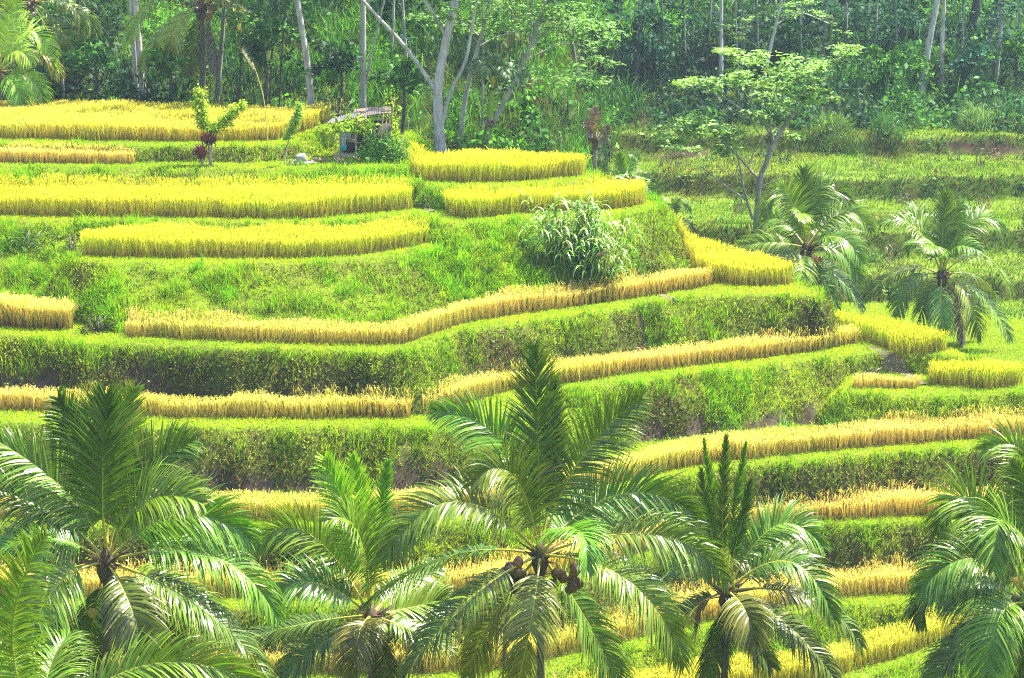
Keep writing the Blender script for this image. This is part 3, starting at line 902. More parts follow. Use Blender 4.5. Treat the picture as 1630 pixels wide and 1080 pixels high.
NB = (.042, .028, .014); NO = (.13, .07, .018); NGR = (.11, .15, .025)
palm('big central coconut palm with two clusters of brown coconuts', 58, (860, 887), [
    ((857, 720, .2), (850, 552, .3), dict(k='new', b=.62, L=1.0, t=0)),
    ((878, 760, .35), (884, 606, .6), dict(k='new', b=.50, L=.6, t=30)),
    ((806, 712, .5), (692, 655, .8), dict(k='mid', f=.45, d=.3)),
    ((814, 755, -.9), (750, 772, -1.5), dict(k='mid', f=.35, d=.35)),
    ((922, 735, .3), (1022, 634, .6), dict(k='mid', f=.7, d=.22)),
    ((722, 800, -.7), (607, 893, -1.1), dict(k='mid', f=.25, d=.45)),
    ((712, 888, .5), (578, 968, .8), dict(k='old', d=.85)),
    ((735, 965, -1.2), (636, 1088, -1.6), dict(k='old', d=.6)),
    ((846, 985, -1.7), (823, 1092, -1.6), dict(k='yel', d=.5, f=.1, b=.75)),
    ((985, 788, .2), (1108, 822, .2), dict(k='mid', f=.5, d=.3)),
    ((1045, 852, -.5), (1158, 925, -.8), dict(k='mid', f=.2, d=.5)),
    ((1008, 932, -1.2), (1090, 1060, -1.5), dict(k='mid', f=.1, d=.5)),
    ((932, 985, .3), (992, 1092, .5), dict(k='old', d=.5)),
    ((918, 845, -2.0), (934, 905, -2.9), dict(k='mid', b=1.5, d=.35, L=.85)),
    ((930, 812, 1.6), (980, 800, 2.6), dict(k='mid', d=.4)),
    ((965, 900, 1.6), (1080, 970, 2.1), dict(k='old', d=.6)),
    ((790, 975, .8), (745, 1075, 1.2), dict(k='old', d=.6)),
], nuts=[(832, 928, 13, NB), (820, 910, 6, NO), (906, 924, 12, NO)], stalks=[[(818, 930, -.3), (806, 985, -.4), (801, 1060, -.4)]], lean=.05, trunk_col=(.085, .075, .06))

palm('tall palm with a fan of upright fronds in the lower left corner', 55, (170, 898), [
    ((163, 775, -.3), (169, 628, -.2), dict(k='new', b=.60, L=1.2, n=1.1, t=0)),
    ((146, 750, .3), (93, 636, .2), dict(k='new', b=.62, L=1.0, d=.25, t=-15)),
    ((182, 745, .6), (214, 620, .9), dict(k='new', b=.85, L=.9, t=10)),
    ((215, 772, .2), (307, 702, .3), dict(k='mid', f=.7, d=.22)),
    ((112, 790, .2), (-5, 702, .3), dict(k='mid', f=.55, d=.3)),
    ((232, 800, -.7), (318, 800, -1.2), dict(k='mid', f=.3, d=.35)),
    ((285, 820, .2), (398, 858, .2), dict(k='mid', f=.45, d=.3)),
    ((85, 818, .2), (-25, 775, .2), dict(k='mid', f=.3, d=.3)),
    ((335, 885, -.2), (441, 982, -.4), dict(k='mid', f=.1, d=.8, b=1.2)),
    ((320, 968, -.9), (430, 1085, -1.3), dict(k='old', f=.1, d=.65, b=1.2)),
    ((215, 985, -1.6), (234, 1070, -1.8), dict(k='yel', d=.45, b=.6)),
    ((78, 950, -1.3), (34, 1090, -2.0), dict(k='mid', f=.6, d=.3, b=1.7, L=1.15)),
    ((60, 858, -.6), (-40, 905, -.8), dict(k='mid', d=.5, b=1.2)),
    ((148, 985, .3), (132, 1090, .4), dict(k='old', d=.5)),
    ((278, 945, .8), (365, 1008, 1.2), dict(k='mid', d=.5, b=1.3)),
    ((250, 1010, .5), (290, 1090, .8), dict(k='old', d=.6)),
    ((60, 930, .8), (-20, 1010, 1.2), dict(k='old', d=.6)),
], nuts=[(198, 932, 5, NGR), (152, 968, 1, (.32, .34, .03))], lean=-.5, trunk_col=(.085, .075, .06))

palm('low palm at the very corner whose crown is mostly cut off below', 50, (70, 1195), [
    ((20, 1010, .0), (74, 852, -.4), dict(k='mid', f=.7, d=.3, b=1.5)),
    ((240, 1058, .0), (432, 1105, .0), dict(k='new', f=.5, d=.3, b=1.1)),
    ((-50, 1060, .2), (-160, 1100, .3), dict(k='mid')),
    ((75, 1080, 1.2), (110, 1010, 2.4), dict(k='mid')),
    ((160, 1260, .2), (260, 1400, .3), dict(k='old')),
    ((-20, 1280, .2), (-90, 1420, .3), dict(k='old')),
    ((90, 1290, -1.5), (100, 1420, -2.0), dict(k='old')),
    ((-5, 1130, -1.6), (-70, 1180, -2.6), dict(k='mid')),
], lean=.2, trunk_col=(.1, .09, .07))

palm('mid sized palm with bright yellow green spear leaves between the two biggest crowns', 60, (590, 985), [
    ((566, 858, -.1), (517, 730, -.1), dict(k='new', b=1.7, d=.2, t=0)),
    ((587, 850, .2), (562, 726, .2), dict(k='new', b=2.0, L=.7, t=10)),
    ((603, 860, .3), (618, 734, .3), dict(k='new', b=1.3, L=.5, t=0)),
    ((570, 850, -1.0), (522, 830, -1.6), dict(k='mid', f=.3, d=.35, b=1.3)),
    ((487, 848, .3), (402, 875, .4), dict(k='mid', f=.6, d=.25, b=1.3)),
    ((500, 928, -.5), (433, 952, -.9), dict(k='mid', f=.3, d=.45, b=1.2)),
    ((488, 993, .3), (376, 1022, .4), dict(k='old', d=.7)),
    ((503, 1032, -.5), (446, 1075, -.8), dict(k='old', d=.6)),
    ((572, 1010, -1.3), (560, 1078, -1.7), dict(k='yel', d=.45, b=.6)),
    ((652, 968, .5), (708, 952, .8), dict(k='mid', f=.3, d=.4)),
    ((655, 1003, -.3), (720, 1035, -.4), dict(k='old', d=.6)),
    ((612, 1045, .1), (626, 1110, .1), dict(k='old', d=.5)),
    ((640, 935, 1.4), (700, 905, 2.4), dict(k='mid')),
], nuts=[(609, 1005, 3, NGR)], lean=.0, rt=.105, trunk_col=(.06, .052, .045), Lmax=.98, n=104)

palm('slim palm with a ragged stiff spear tuft right of the central palm', 60, (1157, 945), [
    ((1150, 830, 0), (1156, 695, 0), dict(k='new', b=.75, L=.5, t=0, n=.8, a=(55, 74))),
    ((1140, 825, .2), (1120, 700, .3), dict(k='new', b=.9, L=.4, t=0, n=.6, a=(60, 76))),
    ((1167, 830, .2), (1187, 706, .2), dict(k='new', b=.8, L=.42, t=0, n=.6, a=(60, 76))),
    ((1132, 845, -.1), (1117, 748, -.1), dict(k='new', b=.6, L=.5, t=20, n=.7, a=(55, 74))),
    ((1174, 855, -.1), (1194, 765, -.1), dict(k='new', b=.65, L=.5, t=-20, n=.7, a=(55, 74))),
    ((1259, 896, -.5), (1327, 985, -.8), dict(k='mid', f=.3, d=.5, b=1.2)),
    ((1222, 893, .7), (1280, 880, 1.2), dict(k='mid', d=.4)),
    ((1236, 838, .4), (1309, 872, .5), dict(k='mid', f=.55, d=.3, b=1.2)),
    ((1288, 952, .2), (1372, 1030, .3), dict(k='old', d=.85)),
    ((1258, 1000, -.7), (1334, 1092, -.9), dict(k='old', d=.7)),
    ((1188, 975, -1.2), (1202, 1022, -1.7), dict(k='yel', d=.5, b=.5)),
    ((1112, 962, .2), (1072, 990, .3), dict(k='yel', d=.5, b=.7)),
    ((1195, 1012, .6), (1228, 1062, .8), dict(k='old', d=.5, b=.8)),
    ((1100, 900, .9), (1050, 925, 1.4), dict(k='mid', d=.45)),
    ((1140, 1012, .3), (1124, 1075, .4), dict(k='old', d=.5)),
    ((1116, 860, .8), (1078, 815, 1.2), dict(k='mid', f=.4, d=.35)),
], nuts=[], lean=-.05, rt=.10, trunk_col=(.055, .048, .042), Lmax=.98, n=104, stalks=[[(1145, 950, -.2), (1118, 960, -.3), (1105, 1000, -.3)]])

palm('broad palm cut by the right edge with long arching fronds', 57, (1640, 965), [
    ((1552, 890, -.4), (1461, 940, -.7), dict(k='mid', f=.25, d=.55)),
    ((1516, 925, .4), (1456, 990, .6), dict(k='old', d=.9)),
    ((1545, 795, .3), (1490, 850, .4), dict(k='mid', f=.5, d=.35, b=1.3)),
    ((1640, 745, .5), (1566, 716, .8), dict(k='mid', f=.5, d=.3, b=1.2)),
    ((1598, 830, -1.2), (1583, 905, -2.0), dict(k='mid', f=.3, d=.35)),
    ((1590, 985, -1), (1571, 1090, -1.5), dict(k='mid', f=.3, d=.35, b=1.1)),
    ((1553, 1008, -.3), (1478, 1090, -.5), dict(k='old', d=.6)),
    ((1638, 840, .2), (1612, 742, .3), dict(k='new', b=1.1, L=.9)),
    ((1580, 840, .8), (1530, 830, 1.2), dict(k='mid', f=.4, d=.3)),
    ((1735, 880, 0), (1810, 950, 0), dict(k='mid')),
    ((1720, 1000, 0), (1775, 1095, 0), dict(k='old')),
    ((1690, 820, .5), (1750, 760, .8), dict(k='mid', f=.5)),
    ((1650, 820, .3), (1660, 690, .4), dict(k='new', b=.8)),
    ((1640, 1030, .5), (1650, 1100, .8), dict(k='old')),
    ((1570, 950, 1.4), (1500, 955, 2.2), dict(k='mid', d=.5)),
], nuts=[(1622, 965, 4, NGR)], lean=.3, trunk_col=(.08, .07, .06))

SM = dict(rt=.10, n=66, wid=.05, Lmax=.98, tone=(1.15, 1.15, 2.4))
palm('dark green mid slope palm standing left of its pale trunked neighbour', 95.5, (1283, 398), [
    ((1247, 312, .2), (1215, 345, .3), dict(k='mid', f=.4, d=.4)),
    ((1258, 318, -.5), (1232, 300, -.8), dict(k='mid', f=.5, d=.3)),
    ((1280, 335, .1), (1278, 270, .2), dict(k='new', b=.55)),
    ((1297, 312, .3), (1320, 292, .5), dict(k='mid', f=.5)),
    ((1312, 310, .2), (1354, 322, .3), dict(k='mid', f=.4, d=.45)),
    ((1342, 338, .2), (1388, 368, .3), dict(k='mid', f=.3, d=.5)),
    ((1335, 378, -.5), (1370, 415, -.8), dict(k='mid', f=.2, d=.5, b=1.3)),
    ((1336, 402, .5), (1370, 452, .7), dict(k='mid', d=.6)),
    ((1334, 440, -.3), (1372, 490, -.4), dict(k='old', d=.55)),
    ((1312, 448, .4), (1332, 490, .6), dict(k='old', d=.5)),
    ((1277, 428, -.9), (1269, 465, -1.3), dict(k='mid', b=1.4, d=.5)),
    ((1228, 386, .2), (1176, 391, .3), dict(k='mid', f=.2, d=.8)),
    ((1250, 410, -.7), (1220, 428, -1.3), dict(k='old', d=.7)),
    ((1296, 440, -.3), (1302, 482, -.3), dict(k='old', d=.5)),
    ((1277, 345, -1.0), (1275, 352, -2.2), dict(k='mid', b=1.4, L=.7)),
    ((1320, 350, 1.2), (1350, 345, 2.2), dict(k='mid')),
    ((1240, 350, 1.2), (1210, 365, 2.2), dict(k='mid')),
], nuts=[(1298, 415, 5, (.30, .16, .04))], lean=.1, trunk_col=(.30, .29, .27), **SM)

palm('greyish mid slope palm with hanging old fronds and a pale trunk on the right', 96.5, (1499, 440), [
    ((1462, 352, .2), (1438, 345, .3), dict(k='mid', f=.4, d=.5)),
    ((1455, 362, -.4), (1403, 356, -.5), dict(k='mid', f=.3, d=.6)),
    ((1500, 380, .1), (1507, 310, .2), dict(k='new', b=.6)),
    ((1516, 355, .2), (1532, 325, .3), dict(k='mid', f=.5)),
    ((1536, 360, .1), (1557, 388, .1), dict(k='mid', f=.3)),
    ((1552, 352, .5), (1597, 372, .6), dict(k='mid', f=.3, d=.5)),
    ((1562, 408, .2), (1609, 465, .3), dict(k='old', d=.9, b=1.3)),
    ((1562, 472, -.3), (1607, 540, -.5), dict(k='old', d=.75, b=1.3)),
    ((1537, 468, -.6), (1562, 540, -.9), dict(k='old', d=.6, b=1.3)),
    ((1498, 488, -.8), (1503, 530, -1.0), dict(k='old', d=.6, f=.3, b=1.5)),
    ((1453, 448, -.4), (1423, 505, -.6), dict(k='old', d=.6, b=1.3)),
    ((1436, 430, .3), (1376, 476, .4), dict(k='old', d=.95)),
    ((1479, 470, -.2), (1461, 512, -.2), dict(k='old', d=.6)),
    ((1525, 485, .3), (1534, 545, .4), dict(k='dead', d=.7)),
    ((1490, 395, -1.0), (1476, 400, -2.2), dict(k='mid', b=1.4, L=.8)),
    ((1520, 395, -.8), (1560, 400, -1.6), dict(k='mid', b=1.3, L=.8)),
    ((1470, 385, 1.0), (1445, 400, 2.0), dict(k='mid')),
    ((1548, 440, 1.0), (1580, 470, 1.8), dict(k='old')),
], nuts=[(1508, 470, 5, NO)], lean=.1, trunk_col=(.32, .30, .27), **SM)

FB = dict(rt=.13, n=66, wid=.055, Lmax=1.0, tone=(1.6, 1.45, 1.6))
palm('shaggy palm with drooping bronze tipped fronds behind the topmost rice field', 110, (321, 10), [
    ((262, 45, 0), (224, 108, 0), dict(k='old', d=.8, b=1.4)),
    ((283, 42, -.7), (266, 98, -.8), dict(k='yel', d=.5, b=.9)),
    ((250, 2, .3), (204, 62, .3), dict(k='old', d=.8, b=1.5)),
    ((362, 2, -.3), (390, 45, -.4), dict(k='yel', d=.8, b=.8)),
    ((378, 44, .2), (421, 122, .2), dict(k='old', d=.7, b=.8)),
    ((385, 20, .4), (432, 70, .5), dict(k='old', d=.7)),
    ((336, 50, -.3), (345, 115, -.4), dict(k='dead')),
    ((300, -70, 0), (250, -110, 0), dict(k='mid')), ((345, -70, 0), (395, -110, 0), dict(k='mid')), ((325, -80, 0), (330, -160, 0), dict(k='new', b=.7)),
    ((270, -30, .5), (215, -20, .8), dict(k='mid')), ((375, -30, .5), (430, -25, .8), dict(k='mid')),
    ((310, 60, .5), (300, 120, .7), dict(k='old', d=.5, b=.7)),
], nuts=[(318, 18, 6, NB), (338, 20, 4, NO)], lean=-.1, trunk_col=(.12, .10, .085), **FB)
palm('dark fronded palm at the top left with a purple brown heart', 112, (48, 6), [
    ((110, 8, -.3), (137, 60, -.4), dict(k='old', d=.9, b=1.3)),
    ((125, 18, .2), (158, 72, .2), dict(k='old', d=.9)),
    ((98, 48, -.4), (117, 128, -.5), dict(k='old', d=.5, b=.8)),
    ((15, 10, 0), (-15, 55, 0), dict(k='old')),
    ((70, -60, 0), (110, -90, 0), dict(k='mid')), ((30, -60, 0), (-10, -100, 0), dict(k='mid')), ((50, -70, 0), (52, -150, 0), dict(k='new', b=.7)),
    ((25, 40, .5), (5, 100, .8), dict(k='old', d=.6)), ((80, 60, .8), (95, 130, 1.2), dict(k='old', d=.6, b=.7)),
], nuts=[(48, 14, 7, NB)], lean=-.2, trunk_col=(.13, .11, .10), **FB)
palm('lower yellowish palm at the left edge in front of the dark one', 107.5, (-2, 118), [
    ((50, 50, .3), (90, 120, .4), dict(k='mid', f=.3, d=.5, b=1.6)),
    ((24, 82, -.6), (50, 98, -1.1), dict(k='mid', d=.5, b=1.7)),
    ((58, 86, .3), (96, 122, .4), dict(k='yel', d=.9, b=.6)),
    ((42, 120, -.2), (72, 163, -.3), dict(k='mid', d=.55, b=1.5)),
    ((22, 135, -.6), (38, 165, -.8), dict(k='mid', d=.5, b=1.5)),
    ((12, 50, 0), (32, -8, 0), dict(k='mid', f=.6, b=1.5)), ((-30, 60, 0), (-70, 40, 0), dict(k='mid', b=1.5)), ((-40, 110, 0), (-80, 150, 0), dict(k='mid', b=1.5)),
    ((15, 60, 1), (45, 25, 1.6), dict(k='mid', b=1.5)),
], nuts=[(2, 128, 3, NO)], lean=-.1, trunk_col=(.16, .14, .12), **FB)
palm('young palm tucked behind the edge of the highest lime rice field', 99, (1002, 292), [
    ((992, 272, 0), (985, 246, 0), dict(k='new', b=1.1)), ((1012, 280, .2), (1042, 292, .3), dict(k='mid', b=1.3)), ((980, 280, .2), (962, 290, .3), dict(k='mid', b=1.3)),
    ((1000, 270, .6), (1008, 252, 1.0), dict(k='mid', b=1.3)), ((1022, 290, -.3), (1045, 312, -.4), dict(k='mid', b=1.2)), ((990, 295, -.8), (980, 310, -1.2), dict(k='mid')),
], lean=0, rt=.07, n=34, wid=.06, Lmax=.5, scale=.6)
palm('palm showing a single pale frond above the slope right of the reed clump', 101, (1072, 352), [
    ((1062, 322, 0), (1048, 330, 0), dict(k='old', b=2.2, d=.5)), ((1080, 318, .2), (1096, 335, .3), dict(k='old', b=2.0, d=.6)), ((1072, 328, -.4), (1070, 340, -1.0), dict(k='mid')),
    ((1090, 350, .2), (1104, 372, .3), dict(k='old')), ((1055, 350, .2), (1042, 372, .3), dict(k='old')),
], lean=0, rt=.08, n=36, wid=.06, Lmax=.55, scale=.7)
# ----------------------------------------------------------------------------------------------
# trees of the wood
# ----------------------------------------------------------------------------------------------
PALEB = (.30, .285, .26); GREYB = (.20, .185, .165); DARKB = (.055, .045, .04); TANB = (.24, .20, .15)


def spray_leaves(c, rx, rz, n, size, col, mb, flat=.75, layers=True):
    """flat layered sprays of foliage round c"""
    k = max(3, int(n / 45))
    sc = c + rng.normal(size=(k, 3)) * np.array([rx, rx, rz]) * .6
    idx = rng.integers(0, k, n)
    P = sc[idx] + rng.normal(size=(n, 3)) * np.array([.30 * rx, .30 * rx, .12 * rz + .02])
    tone = np.exp(rng.normal(0, .22, k))[idx][:, None]
    sz = size * (.6 + .8 * rng.random(n))
    mb.add(*leaves(P, sz, sz * .42, np.clip(vary(col, n, .07, .22) * tone, .003, .8), flat, .15))


def ppath(pts, Y):
    return np.array([aty(a, b, Y + (c[0] if c else 0)) for a, b, *c in pts])


def tree(label, Y, trunk, r, col, branches=(), crown=(), leafcol=MID, size=.22, group='forest trees', top=True, ground=True, name='forest_tree', flat=.75, per=170, cat='tree'):
    P = ppath(trunk, Y)
    if ground:
        P[0, 2] = float(gz(P[0, 0], P[0, 1])) - .1
    t = empty(name, P[0], label, cat, group)
    mb = MB()
    Q = curve(P, 20)
    mb.add(*tube(Q, np.interp(np.linspace(0, 1, len(Q)), [0, .06, 1], [r * 1.35, r, r * .62]), 9, col, wob=.12))
    for b in branches:
        B = curve(ppath(b[1:], Y), 12)
        mb.add(*tube(B, np.linspace(b[0], b[0] * .45, len(B)), 6, np.array(col) * .95, wob=.1))
    mb.build('trunk', M_BARK, t, True)
    mb = MB()
    e = P[-1]
    if top:                                                # the part of the crown that is above the picture
        for k in range(7):
            c = e + rng.normal(size=3) * np.array([1.9, 1.9, .8]) + [0, 0, .6]
            spray_leaves(c, 1.0, .6, 60, .45, leafcol, mb, .4)
    for cl in crown:
        px, py, rpx, zpx = cl[:4]; dy = cl[4] if len(cl) > 4 else rng.normal(0, .9)
        c = aty(px, py, Y + dy); m = Y / F
        spray_leaves(c, rpx * m * 1.15, zpx * m * 1.35, int(per * (rpx * zpx) / 400 + 30), size, leafcol * (cl[5] if len(cl) > 5 else 1), mb, flat)
    if mb.n:
        mb.build('crown', M_LEAF, t)
    return t


tree('pale twin trunk leaning left beside the shaggy palm', 110.8, [(219, 170), (214, 90), (209, 0), (204, -150)], .15, PALEB, leafcol=DARK)
tree('slightly thicker pale twin trunk touching the leaning one', 110.5, [(229, 170), (221, 70), (216, 0), (218, -150)], .16, PALEB, leafcol=DARK)
tree('single grey trunk right of the shaggy palm', 111.5, [(345, 170), (351, 90), (357, 10), (364, -140)], .13, GREYB, leafcol=DARK)
tree('thin pale stump of trunk under the dark palm at top left', 110.5, [(101, 170), (100, 140), (99, 113)], .09, PALEB, leafcol=DARK, crown=[(100, 95, 14, 18)], top=False)
tree('smooth pale trunk rising from the right end of the topmost rice field', 107.8, [(498, 195), (490, 110), (474, 5), (452, -140)], .17, PALEB, leafcol=DARK)
tree('pale straight trunk behind the hut with a thin side limb', 108.6, [(578, 190), (578, 90), (578, 0), (577, -150)], .155, PALEB, [(.06, (580, 145), (592, 85), (612, 0), (630, -70))], leafcol=DARK)
tree('pale forked tree with long bare limbs behind the highest lime field', 103.2, [(702, 250), (697, 150), (708, 75), (727, -10), (752, -150)], .22, (.34, .315, .305),
     [(.10, (692, 142), (645, 75), (575, -2), (520, -80)), (.09, (711, 58), (690, 22), (668, -10), (650, -60)), (.10, (704, 195), (716, 150), (741, 98), (752, 40), (768, -50))], leafcol=DARK)
CAN = np.array([.10, .21, .04])
tree('pale slanting trunk just right of the forked tree', 105, [(732, 250), (741, 155), (758, 85), (776, 20), (795, -90)], .115, (.29, .275, .245),
     [(.05, (757, 78), (790, 60), (830, 48)), (.04, (765, 60), (740, 40), (715, 30))], crown=[(700, 32, 34, 9), (735, 22, 34, 9), (770, 52, 30, 8), (800, 38, 36, 10), (760, 10, 40, 8)], leafcol=CAN, size=.22, per=300)
tree('slender trunk leaning right that holds up a wide feathery canopy', 106, [(766, 250), (800, 168), (832, 102), (858, 35), (880, -40)], .105, (.27, .255, .23),
     [(.05, (842, 78), (880, 45), (925, 30)), (.04, (848, 62), (870, 50), (905, 50)), (.03, (836, 95), (900, 70), (950, 80))],
     crown=[(840, 28, 46, 11), (890, 22, 44, 12), (930, 42, 38, 13), (962, 70, 22, 12), (945, 98, 22, 8), (900, 50, 34, 9), (862, 120, 40, 8, 1), (910, 128, 36, 7, 1.5), (950, 125, 26, 7, 1), (860, 8, 44, 8), (975, 62, 14, 6)], leafcol=CAN, size=.22, per=330)
tree('dark thin trunk under the right end of the feathery canopy', hit(923, 158)[1], [(923, 158), (914, 85), (904, 20), (900, -80)], .10, (.13, .115, .10), leafcol=DARK, crown=[(915, 128, 30, 7), (880, 124, 20, 6)])
tree('very thin pale pole of a tree behind the areca palm', 106.5, [(767, 250), (768, 150), (768, 60), (770, -60)], .045, GREYB, leafcol=DARK)
LGT = np.array([.15, .27, .06])
tree('thin leaning tree with a loose light green crown at the top', hit(1209, 176)[1], [(1209, 176), (1220, 105), (1243, 5), (1262, -90)], .12, (.40, .38, .34),
     [(.05, (1236, 40), (1270, 20), (1320, 38))], crown=[(1165, 32, 22, 9), (1205, 14, 26, 9), (1240, 26, 26, 10), (1280, 14, 28, 9), (1312, 28, 22, 8), (1332, 46, 12, 8), (1180, 60, 16, 7)], leafcol=LGT * .9, size=.24)
tree('straight pale pole trunk left of the loose light green crown', 141, [(1148, 120), (1148, 50), (1148, -70)], .14, (.36, .35, .34), leafcol=BLU)
tree('leafy small tree with spreading pale green layers and a grey forked trunk', 101, [(1196, 395), (1207, 310), (1220, 258), (1236, 222), (1262, 180)], .125, (.21, .19, .18),
     [(.055, (1232, 232), (1226, 200), (1222, 180)), (.05, (1210, 290), (1180, 255), (1150, 225), (1120, 205)), (.05, (1198, 350), (1185, 305), (1178, 268), (1172, 240)), (.045, (1190, 320), (1160, 300), (1115, 265)),
      (.035, (1226, 215), (1200, 170), (1178, 135)), (.04, (1250, 200), (1275, 165), (1300, 130), (1340, 90)), (.03, (1192, 262), (1200, 240), (1194, 225)), (.02, (1205, 300), (1240, 285), (1262, 272)), (.02, (1200, 320), (1235, 305), (1258, 300)), (.025, (1222, 235), (1180, 175), (1120, 140)), (.02, (1198, 372), (1225, 360), (1240, 362)), (.02, (1175, 262), (1168, 285), (1160, 300))],
     crown=[(1105, 130, 26, 8), (1135, 135, 18, 7), (1160, 85, 22, 9), (1190, 98, 26, 12), (1170, 115, 22, 10), (1205, 120, 20, 12), (1250, 110, 26, 12), (1285, 95, 26, 12), (1325, 82, 24, 9), (1352, 78, 16, 7), (1290, 125, 24, 12), (1255, 150, 28, 10), (1300, 148, 20, 8), (1275, 165, 18, 7),
            (1075, 200, 24, 12), (1110, 195, 26, 14), (1145, 205, 24, 12), (1060, 225, 18, 8), (1175, 215, 26, 10), (1210, 185, 26, 8), (1240, 185, 20, 7), (1100, 235, 24, 8), (1245, 210, 16, 6), (1225, 165, 18, 7), (1150, 235, 16, 8)], leafcol=LGT * .95, size=.26, top=False, per=330)
tree('smooth bright trunk leaning right in the upper right corner', 140, [(1466, 150), (1478, 75), (1493, -5), (1510, -100)], .20, (.36, .345, .315), leafcol=BLU)
tree('thinner trunk with peeling bark beside the smooth bright trunk', 141, [(1499, 150), (1500, 70), (1503, 0), (1505, -90)], .14, (.36, .32, .28), leafcol=BLU, crown=[(1503, 55, 8, 6), (1507, 35, 6, 5)])
tree('thick nearly black trunk in the far right wood', 152, [(1538, 110), (1545, 50), (1555, 0), (1560, -80)], .34, (.045, .038, .035), leafcol=BLU)
tree('dim slanting trunk left of the ivy covered one', 146, [(1562, 125), (1578, 50), (1592, -10), (1600, -80)], .17, (.13, .12, .13), leafcol=BLU)
tree('ivy covered trunk with a pale foot near the right edge', 141.5, [(1583, 150), (1590, 80), (1597, 0), (1605, -80)], .14, (.34, .33, .33), leafcol=BLU, crown=[(1590, 90, 12, 18), (1600, 60, 20, 22), (1605, 25, 24, 22), (1580, 20, 16, 20), (1615, 100, 16, 22)], size=.3)
for i, (px, lab, r) in enumerate([(1042, 'wispy trunk behind the left layers of the leafy small tree', .08), (1090, 'slim upright stem in the shade left of the pole trunk', .07), (1172, 'slim stem just right of the pole trunk', .07), (1206, 'slim stem touching the leaning tree', .09), (1275, 'hidden slim stem in the shade above the leafy small tree', .07), (985, 'slim stem right of the feathery canopy', .08)]):
    tree(lab, hit(px + 3, 118 + 5 * (i % 3))[1], [(px + 3, 130), (px, 60), (px - 3, -60)], r, (.24, .23, .22), leafcol=BLU)
for i, (px, lab) in enumerate([(447, 'dark bamboo pole nearest the smooth pale trunk'), (431, 'second dark bamboo pole left of the smooth pale trunk'), (382, 'dark bamboo pole between the shaggy palm and the plume grass')]):
    tree(lab, 109.5 + .4 * i, [(px - 3, 185), (px, 120), (px + 6, 30), (px + 14, -60)], .05, DARKB, leafcol=MID, crown=[(px + 8, 20, 22, 18), (px - 4, 70, 16, 14)], name='bamboo', group='bamboo poles', size=.2, flat=.1, cat='bamboo')
for i, (px, py, lean_) in enumerate([(1012, 118, 4), (1062, 105, -6), (1100, 112, 3), (1120, 100, 8), (1186, 118, -3), (1308, 112, 5), (1352, 108, -4), (1388, 100, 6), (1432, 112, -5), (1528, 118, 4), (1612, 120, 9), (838, 128, 7), (652, 140, -8), (620, 120, 5)]):
    tree('slim pale trunk standing deep in the shady wood', hit(px, py)[1], [(px, py + 8), (px + lean_, 55), (px + lean_ * 1.5, -10), (px + 2 * lean_, -60)], .055 + .05 * rng.random(), vary((.24, .23, .215), 1, .03, .2)[0], leafcol=BLU, group='slim trunks deep in the wood', crown=[(px + lean_ + rng.normal(0, 8), 20 + 60 * rng.random(), 16, 7)] if i % 2 else ())
# dark leafy trees closing the wood behind
for i, (px, py, Yd, rp, lab, cc) in enumerate([(1330, 30, 152, 70, 'dark dense tree between the light crown and the smooth bright trunk', BLU), (1420, 55, 150, 55, 'bluish green bushy tree left of the smooth bright trunk', BLU * 1.3), (1600, 40, 158, 60, 'hazy light green tree behind the far right trunks', BRI * .9), (1070, 20, 158, 60, 'dark tree behind the wispy trunk', BLU), (1130, 60, 156, 45, 'dark tree behind the pole trunk', DARK),
                                              (640, 20, 122, 60, 'dark leafy tree behind the forked tree', DARK), (170, 40, 122, 60, 'dark leafy tree in the hollow left of the twin trunks', DARK * .8), (1010, 30, 140, 55, 'dark blue green tree right of the feathery canopy', BLU)]):
    tree(lab, Yd, [(px, 140), (px + 3, 80), (px, py)], .18, DARKB, crown=[(px + rng.normal(0, .5) * rp, py + rng.normal(0, .45) * rp, rp * .38, rp * .30) for k in range(12)], leafcol=cc, size=.34, flat=.15, top=False, name='leafy_tree', group='dark trees in the wood', per=120)


for px, py, by, rp, lab, cc in [(150, 90, 172, 34, 'bright leafy shrub tree in the hollow behind the twin trunks', MID), (268, 95, 178, 30, 'small leafy tree between the twin trunks and the shaggy palm', BRI * .8), (420, 70, 182, 36, 'leafy tree among the bamboo poles', MID), (540, 90, 190, 30, 'small dark leafy tree left of the straight trunk behind the hut', DARK),
                                 (640, 110, 215, 32, 'leafy tree left of the forked tree', MID), (830, 175, 232, 26, 'low bright leafy tree under the slanting trunks', BRI * .8), (1030, 95, 140, 36, 'bluish leafy tree above the dead fronds', BLU * 1.3), (1385, 95, 150, 34, 'pale green leafy tree right of the layered small tree', BRI * .9), (1240, 85, 140, 34, 'dark crowned tree behind the layered small tree', DARK), (1480, 100, 150, 26, 'leafy shrub tree at the foot of the smooth bright trunk', BRI * .7), (1550, 95, 150, 34, 'leafy tree in front of the black trunk', BLU * 1.5), (1615, 80, 150, 34, 'hazy leafy tree cut by the right edge', BRI * .7)]:
    tree(lab, hit(px, by)[1], [(px, by + 5), (px + 4, (py + by) / 2), (px, py)], .09, DARKB, crown=[(px + rng.normal(0, .5) * rp, py + rng.normal(0, .45) * rp, rp * .36, rp * .22) for k in range(9)], leafcol=cc, size=.36, flat=.3, top=False, name='leafy_tree', group='understory trees', per=150)


